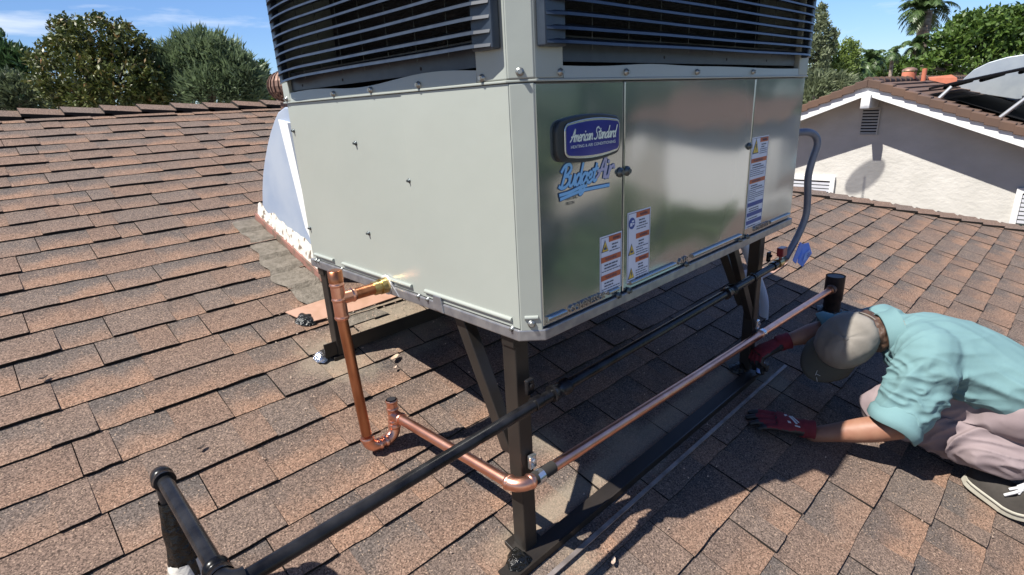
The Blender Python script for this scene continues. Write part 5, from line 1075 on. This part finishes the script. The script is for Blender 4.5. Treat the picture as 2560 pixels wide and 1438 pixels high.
# hair at the nape
q = MB(); ball(q, HD - HF * .050 - HU * .055, (HF * .185, HL * .172, HU * .19)); ball(q, HD - HF * .135 - HU * .14, (HF * .135, HL * .140, HU * .14)); ball(q, HD.lerp(neck, .62) + V((0, 0, .015)), (HF * .128, HL * .130, HU * .128)); hr = fuse('hair', q, .012, [M['hair']], disp=lambda p, n_: .012 * noise.noise(p * 22) + .008 * noise.noise(p * 45) if (p - HD).dot(HF) < .08 else -.06, smooth=1, parent=man)
# gloves
def glove(W0, F_, A_, N_, curl, name, cuffdir, label=None, fl=1.0, spread=.5, marks=False):
    F_ = F_.normalized(); A_ = (A_ - F_ * A_.dot(F_)).normalized(); N_ = (N_ - F_ * N_.dot(F_) - A_ * N_.dot(A_)).normalized(); q = MB()
    ell(q, [(W0 - F_ * .02, .058, .05), (W0 + F_ * .05, .072, .05), (W0 + F_ * .14 + N_ * .008, .095, .044), (W0 + F_ * .205 + N_ * .004, .092, .036)], A_, 4, 18); tips = []
    def chain(p, d, ln, r_, cu):
        pts = [p - d * .05, p]; v = d.copy()
        for i in range(3):
            ax_ = v.cross(N_).normalized(); v = (Matrix.Rotation(-cu[i], 3, ax_) @ v).normalized(); pts.append(pts[-1] + v * ln * (.42, .32, .26)[i])
        limb(q, pts, [r_ * 1.1, r_ * 1.05, r_, r_ * .95, r_ * .85], 4, 12); tips.append((pts[3], pts[4]))
    for k, (a, ln, r_) in enumerate(((.070, .165, .0215), (.024, .185, .0225), (-.024, .172, .0215), (-.068, .135, .0195))):
        d = (F_ + A_ * (a * spread * 2.2)).normalized(); chain(W0 + F_ * (.205 - abs(a) * .15) + A_ * a, d, ln * fl, r_, [c_ * (1 + .08 * k) for c_ in curl])
    dth = (F_ * .80 + A_ * .62 - N_ * .12).normalized(); chain(W0 + F_ * .06 + A_ * .060 - N_ * .005, dth, .17, .0245, (curl[0] * .3, curl[1] * .4 + .15, curl[2] * .3))
    def mf(p, n_):
        if n_.dot(N_) < -.15: return 1
        s_ = (p - W0).dot(F_)
        if any((p - (b_.lerp(a_, .35))).length < .045 or (p - b_).length < .042 for a_, b_ in tips): return 1
        la = (p - W0).dot(A_)
        if s_ < .19 and s_ > .02 and la < -.060 and n_.dot(N_) < .5: return 1
        if s_ > .19 and n_.dot(N_) < .45: return 1
        return 0
    gl = fuse(name, q, .0085, [M['gred'], M['gblk']], smooth=2, matf=mf, parent=man, disp=lambda p, n_: .0025 * noise.noise(p * 40))
    cu_ = MB(); cd_ = cuffdir.normalized(); cu_.tube([W0 + cd_ * -.03, W0 + cd_ * .0, W0 + cd_ * .03, W0 + cd_ * .065, W0 + cd_ * .07], [.060, .066, .061, .067, .058], 18); cu_.build('knit_cuff', M['gred'], gl)
    if marks:
        g = MB()
        for (s0, a0, s1, a1, t_) in ((.10, .035, .135, -.035, .007), (.118, .040, .150, -.02, .005), (.075, .045, .085, -.04, .010), (.12, -.05, .155, -.052, .006)):
            pa, pb = W0 + F_ * (.215 - s0) + A_ * a0, W0 + F_ * (.215 - s1) + A_ * a1; hh = .0545
            pr = [pa + N_ * (hh - 4.5 * ((pa - W0).dot(A_)) ** 2), pb + N_ * (hh - 4.5 * ((pb - W0).dot(A_)) ** 2)]; dd = (pr[1] - pr[0]).normalized().cross(N_).normalized() * t_; g.prism([pr[0] - dd, pr[0] + dd, pr[1] + dd, pr[1] - dd], N_ * .003)
        g.build('printed_mark', M['lace'], gl)
    return gl
FL = V((-.27, .36, .36 * T)); WLp = V((2.255, -.435, rz(-.435) + .092))
glove(WLp, FL, V((.80, .58, .58 * T)), NRM, (.05, .22, .28), 'left_glove', (wL - WLp) + (eL - wL) * .3, marks=True)
glove(wR + V((-.03, .02, -.01)), V((-.16, .13, -.10)), V((-.1, .2, .9)).cross(V((-.16, .13, -.10))) * -1, V((.35, .2, .9)), (.75, 1.0, .7), 'right_glove', (eR - wR))
g = MB(); cpt = V((2.60, 0.035, -1.13)); g.tube([cpt + V((0, 0, -.10)), cpt + V((0, 0, .03)), cpt + V((-.005, .0, .05)), cpt + V((-.01, 0, .09))], [.045, .045, .02, .018], 14); g.v = [tuple(cpt + (V(v) - cpt) * .62 + V((.01, 0, -.02))) for v in g.v]; tag(g.build('spray_can', M['tagl']), 'small pale blue sealant can held in the far gloved hand at the steel leg', 'can')
# shoes
def shoe(path, wd, name, side):
    P = spline(path, 5); n_ = len(P); g = MB(); vs = []; up = []; tots = []
    sh = MB(); prof_w = lambda s_: wd * (.62 + 1.1 * s_ if s_ < .3 else (.95 + .05 * math.cos((s_ - .3) * 6) if s_ < .55 else .90 - .25 * (s_ - .55))) * (math.sqrt(max(0, 1 - (1 - min(1, s_ / .10)) ** 2)) * .8 + .2) * (math.sqrt(max(0, 1 - (1 - min(1, (1 - s_) / .08)) ** 2)) * .7 + .3)
    frames = []
    for i in range(n_):
        t_ = (P[min(i + 1, n_ - 1)] - P[max(0, i - 1)]).normalized(); A = V((1, 0, 0)); A = (A - t_ * A.dot(t_)).normalized(); N_ = A.cross(t_) if A.cross(t_).z > 0 else -A.cross(t_); frames.append((P[i], A, N_, prof_w(i / (n_ - 1))))
    for (p, A, N_, w_) in frames: vs += [p - A * w_ * 1.04, p + A * w_ * 1.04, p + A * w_ * 1.08 + N_ * .055, p - A * w_ * 1.08 + N_ * .055]
    g.add(vs, [(4 * i + j, 4 * i + 4 + j, 4 * i + 4 + (j + 1) % 4, 4 * i + (j + 1) % 4) for i in range(n_ - 1) for j in range(4)] + [(0, 1, 2, 3), tuple(4 * (n_ - 1) + j for j in (3, 2, 1, 0))], 0, False)
    vs = []; m_ = 14
    for i, (p, A, N_, w_) in enumerate(frames):
        s_ = i / (n_ - 1); h_ = .075 + .05 * min(1, s_ / .25) + .13 * max(0, min(1, (s_ - .30) / .35))
        for j in range(m_ + 1): a = math.pi * j / m_; cw = math.cos(a) * w_ * (1.0 - .25 * math.sin(a) * min(1, s_ * 1.6)); vs.append(p + A * cw + N_ * (.05 + h_ * math.sin(a) ** .8 + .004 * noise.noise(V((i, j, 0)) * .4)))
    sh.add(vs, [(i * (m_ + 1) + j, i * (m_ + 1) + j + 1, (i + 1) * (m_ + 1) + j + 1, (i + 1) * (m_ + 1) + j) for i in range(n_ - 1) for j in range(m_)], 0, True)
    root = sh.build(name, M['shoe'], man); g.build('sole', M['sole'], root, .006)
    ln = MB(); pts = [frames[i][0] - frames[i][1] * frames[i][3] * 1.095 * side + frames[i][2] * .040 for i in range(1, n_ - 1)]; ln.tube(pts, .003, 5); ln.build('sole_line', M['shoe'], root)
    def on(s_, a, out=.006):
        i = min(n_ - 1, int(s_ * (n_ - 1))); p, A, N_, w_ = frames[i]; h_ = .075 + .05 * min(1, s_ / .25) + .13 * max(0, min(1, (s_ - .30) / .35)); cw = math.cos(a) * w_ * (1.0 - .25 * math.sin(a) * min(1, s_ * 1.6)); return p + A * cw * (1 + out * 8) + N_ * (.05 + (h_ + out) * math.sin(a) ** .8)
    k = math.pi; st = MB(); st.tube([on(.50, k * .80), on(.56, k * .86, .008), on(.64, k * .84, .008), on(.72, k * .72, .008), on(.80, k * .60, .008), on(.92, k * .62, .008)], [.010, .016, .018, .018, .016, .010], 8); st.build('side_stripe', M['lace'], root)
    for (s0, a0, s1, a1) in ((.30, .72, .42, .55), (.36, .75, .46, .5), (.34, .60, .50, .62), (.30, .85, .40, .68), (.45, .55, .52, .75)): l_ = MB(); l_.tube([on(s0, k * a0, .012), on((s0 + s1) / 2, k * (a0 + a1) / 2, .03), on(s1, k * a1, .012)], .010, 6); l_.build('shoelace', M['lace'], root)
    return root
def rp(x, y, h=0.0): return V((x, y, rz(y) + .034 + h))
shoe([rp(2.835, -1.285, .006), rp(2.82, -1.42), rp(2.815, -1.56), rp(2.83, -1.68, .05), rp(2.85, -1.80, .15), rp(2.87, -1.90, .25)], .105, 'left_shoe', 1)
shoe([rp(3.60, -1.36, .006), rp(3.6, -1.5), rp(3.61, -1.62), rp(3.63, -1.74, .05), rp(3.66, -1.86, .15), rp(3.68, -1.96, .25)], .105, 'right_shoe', 1)
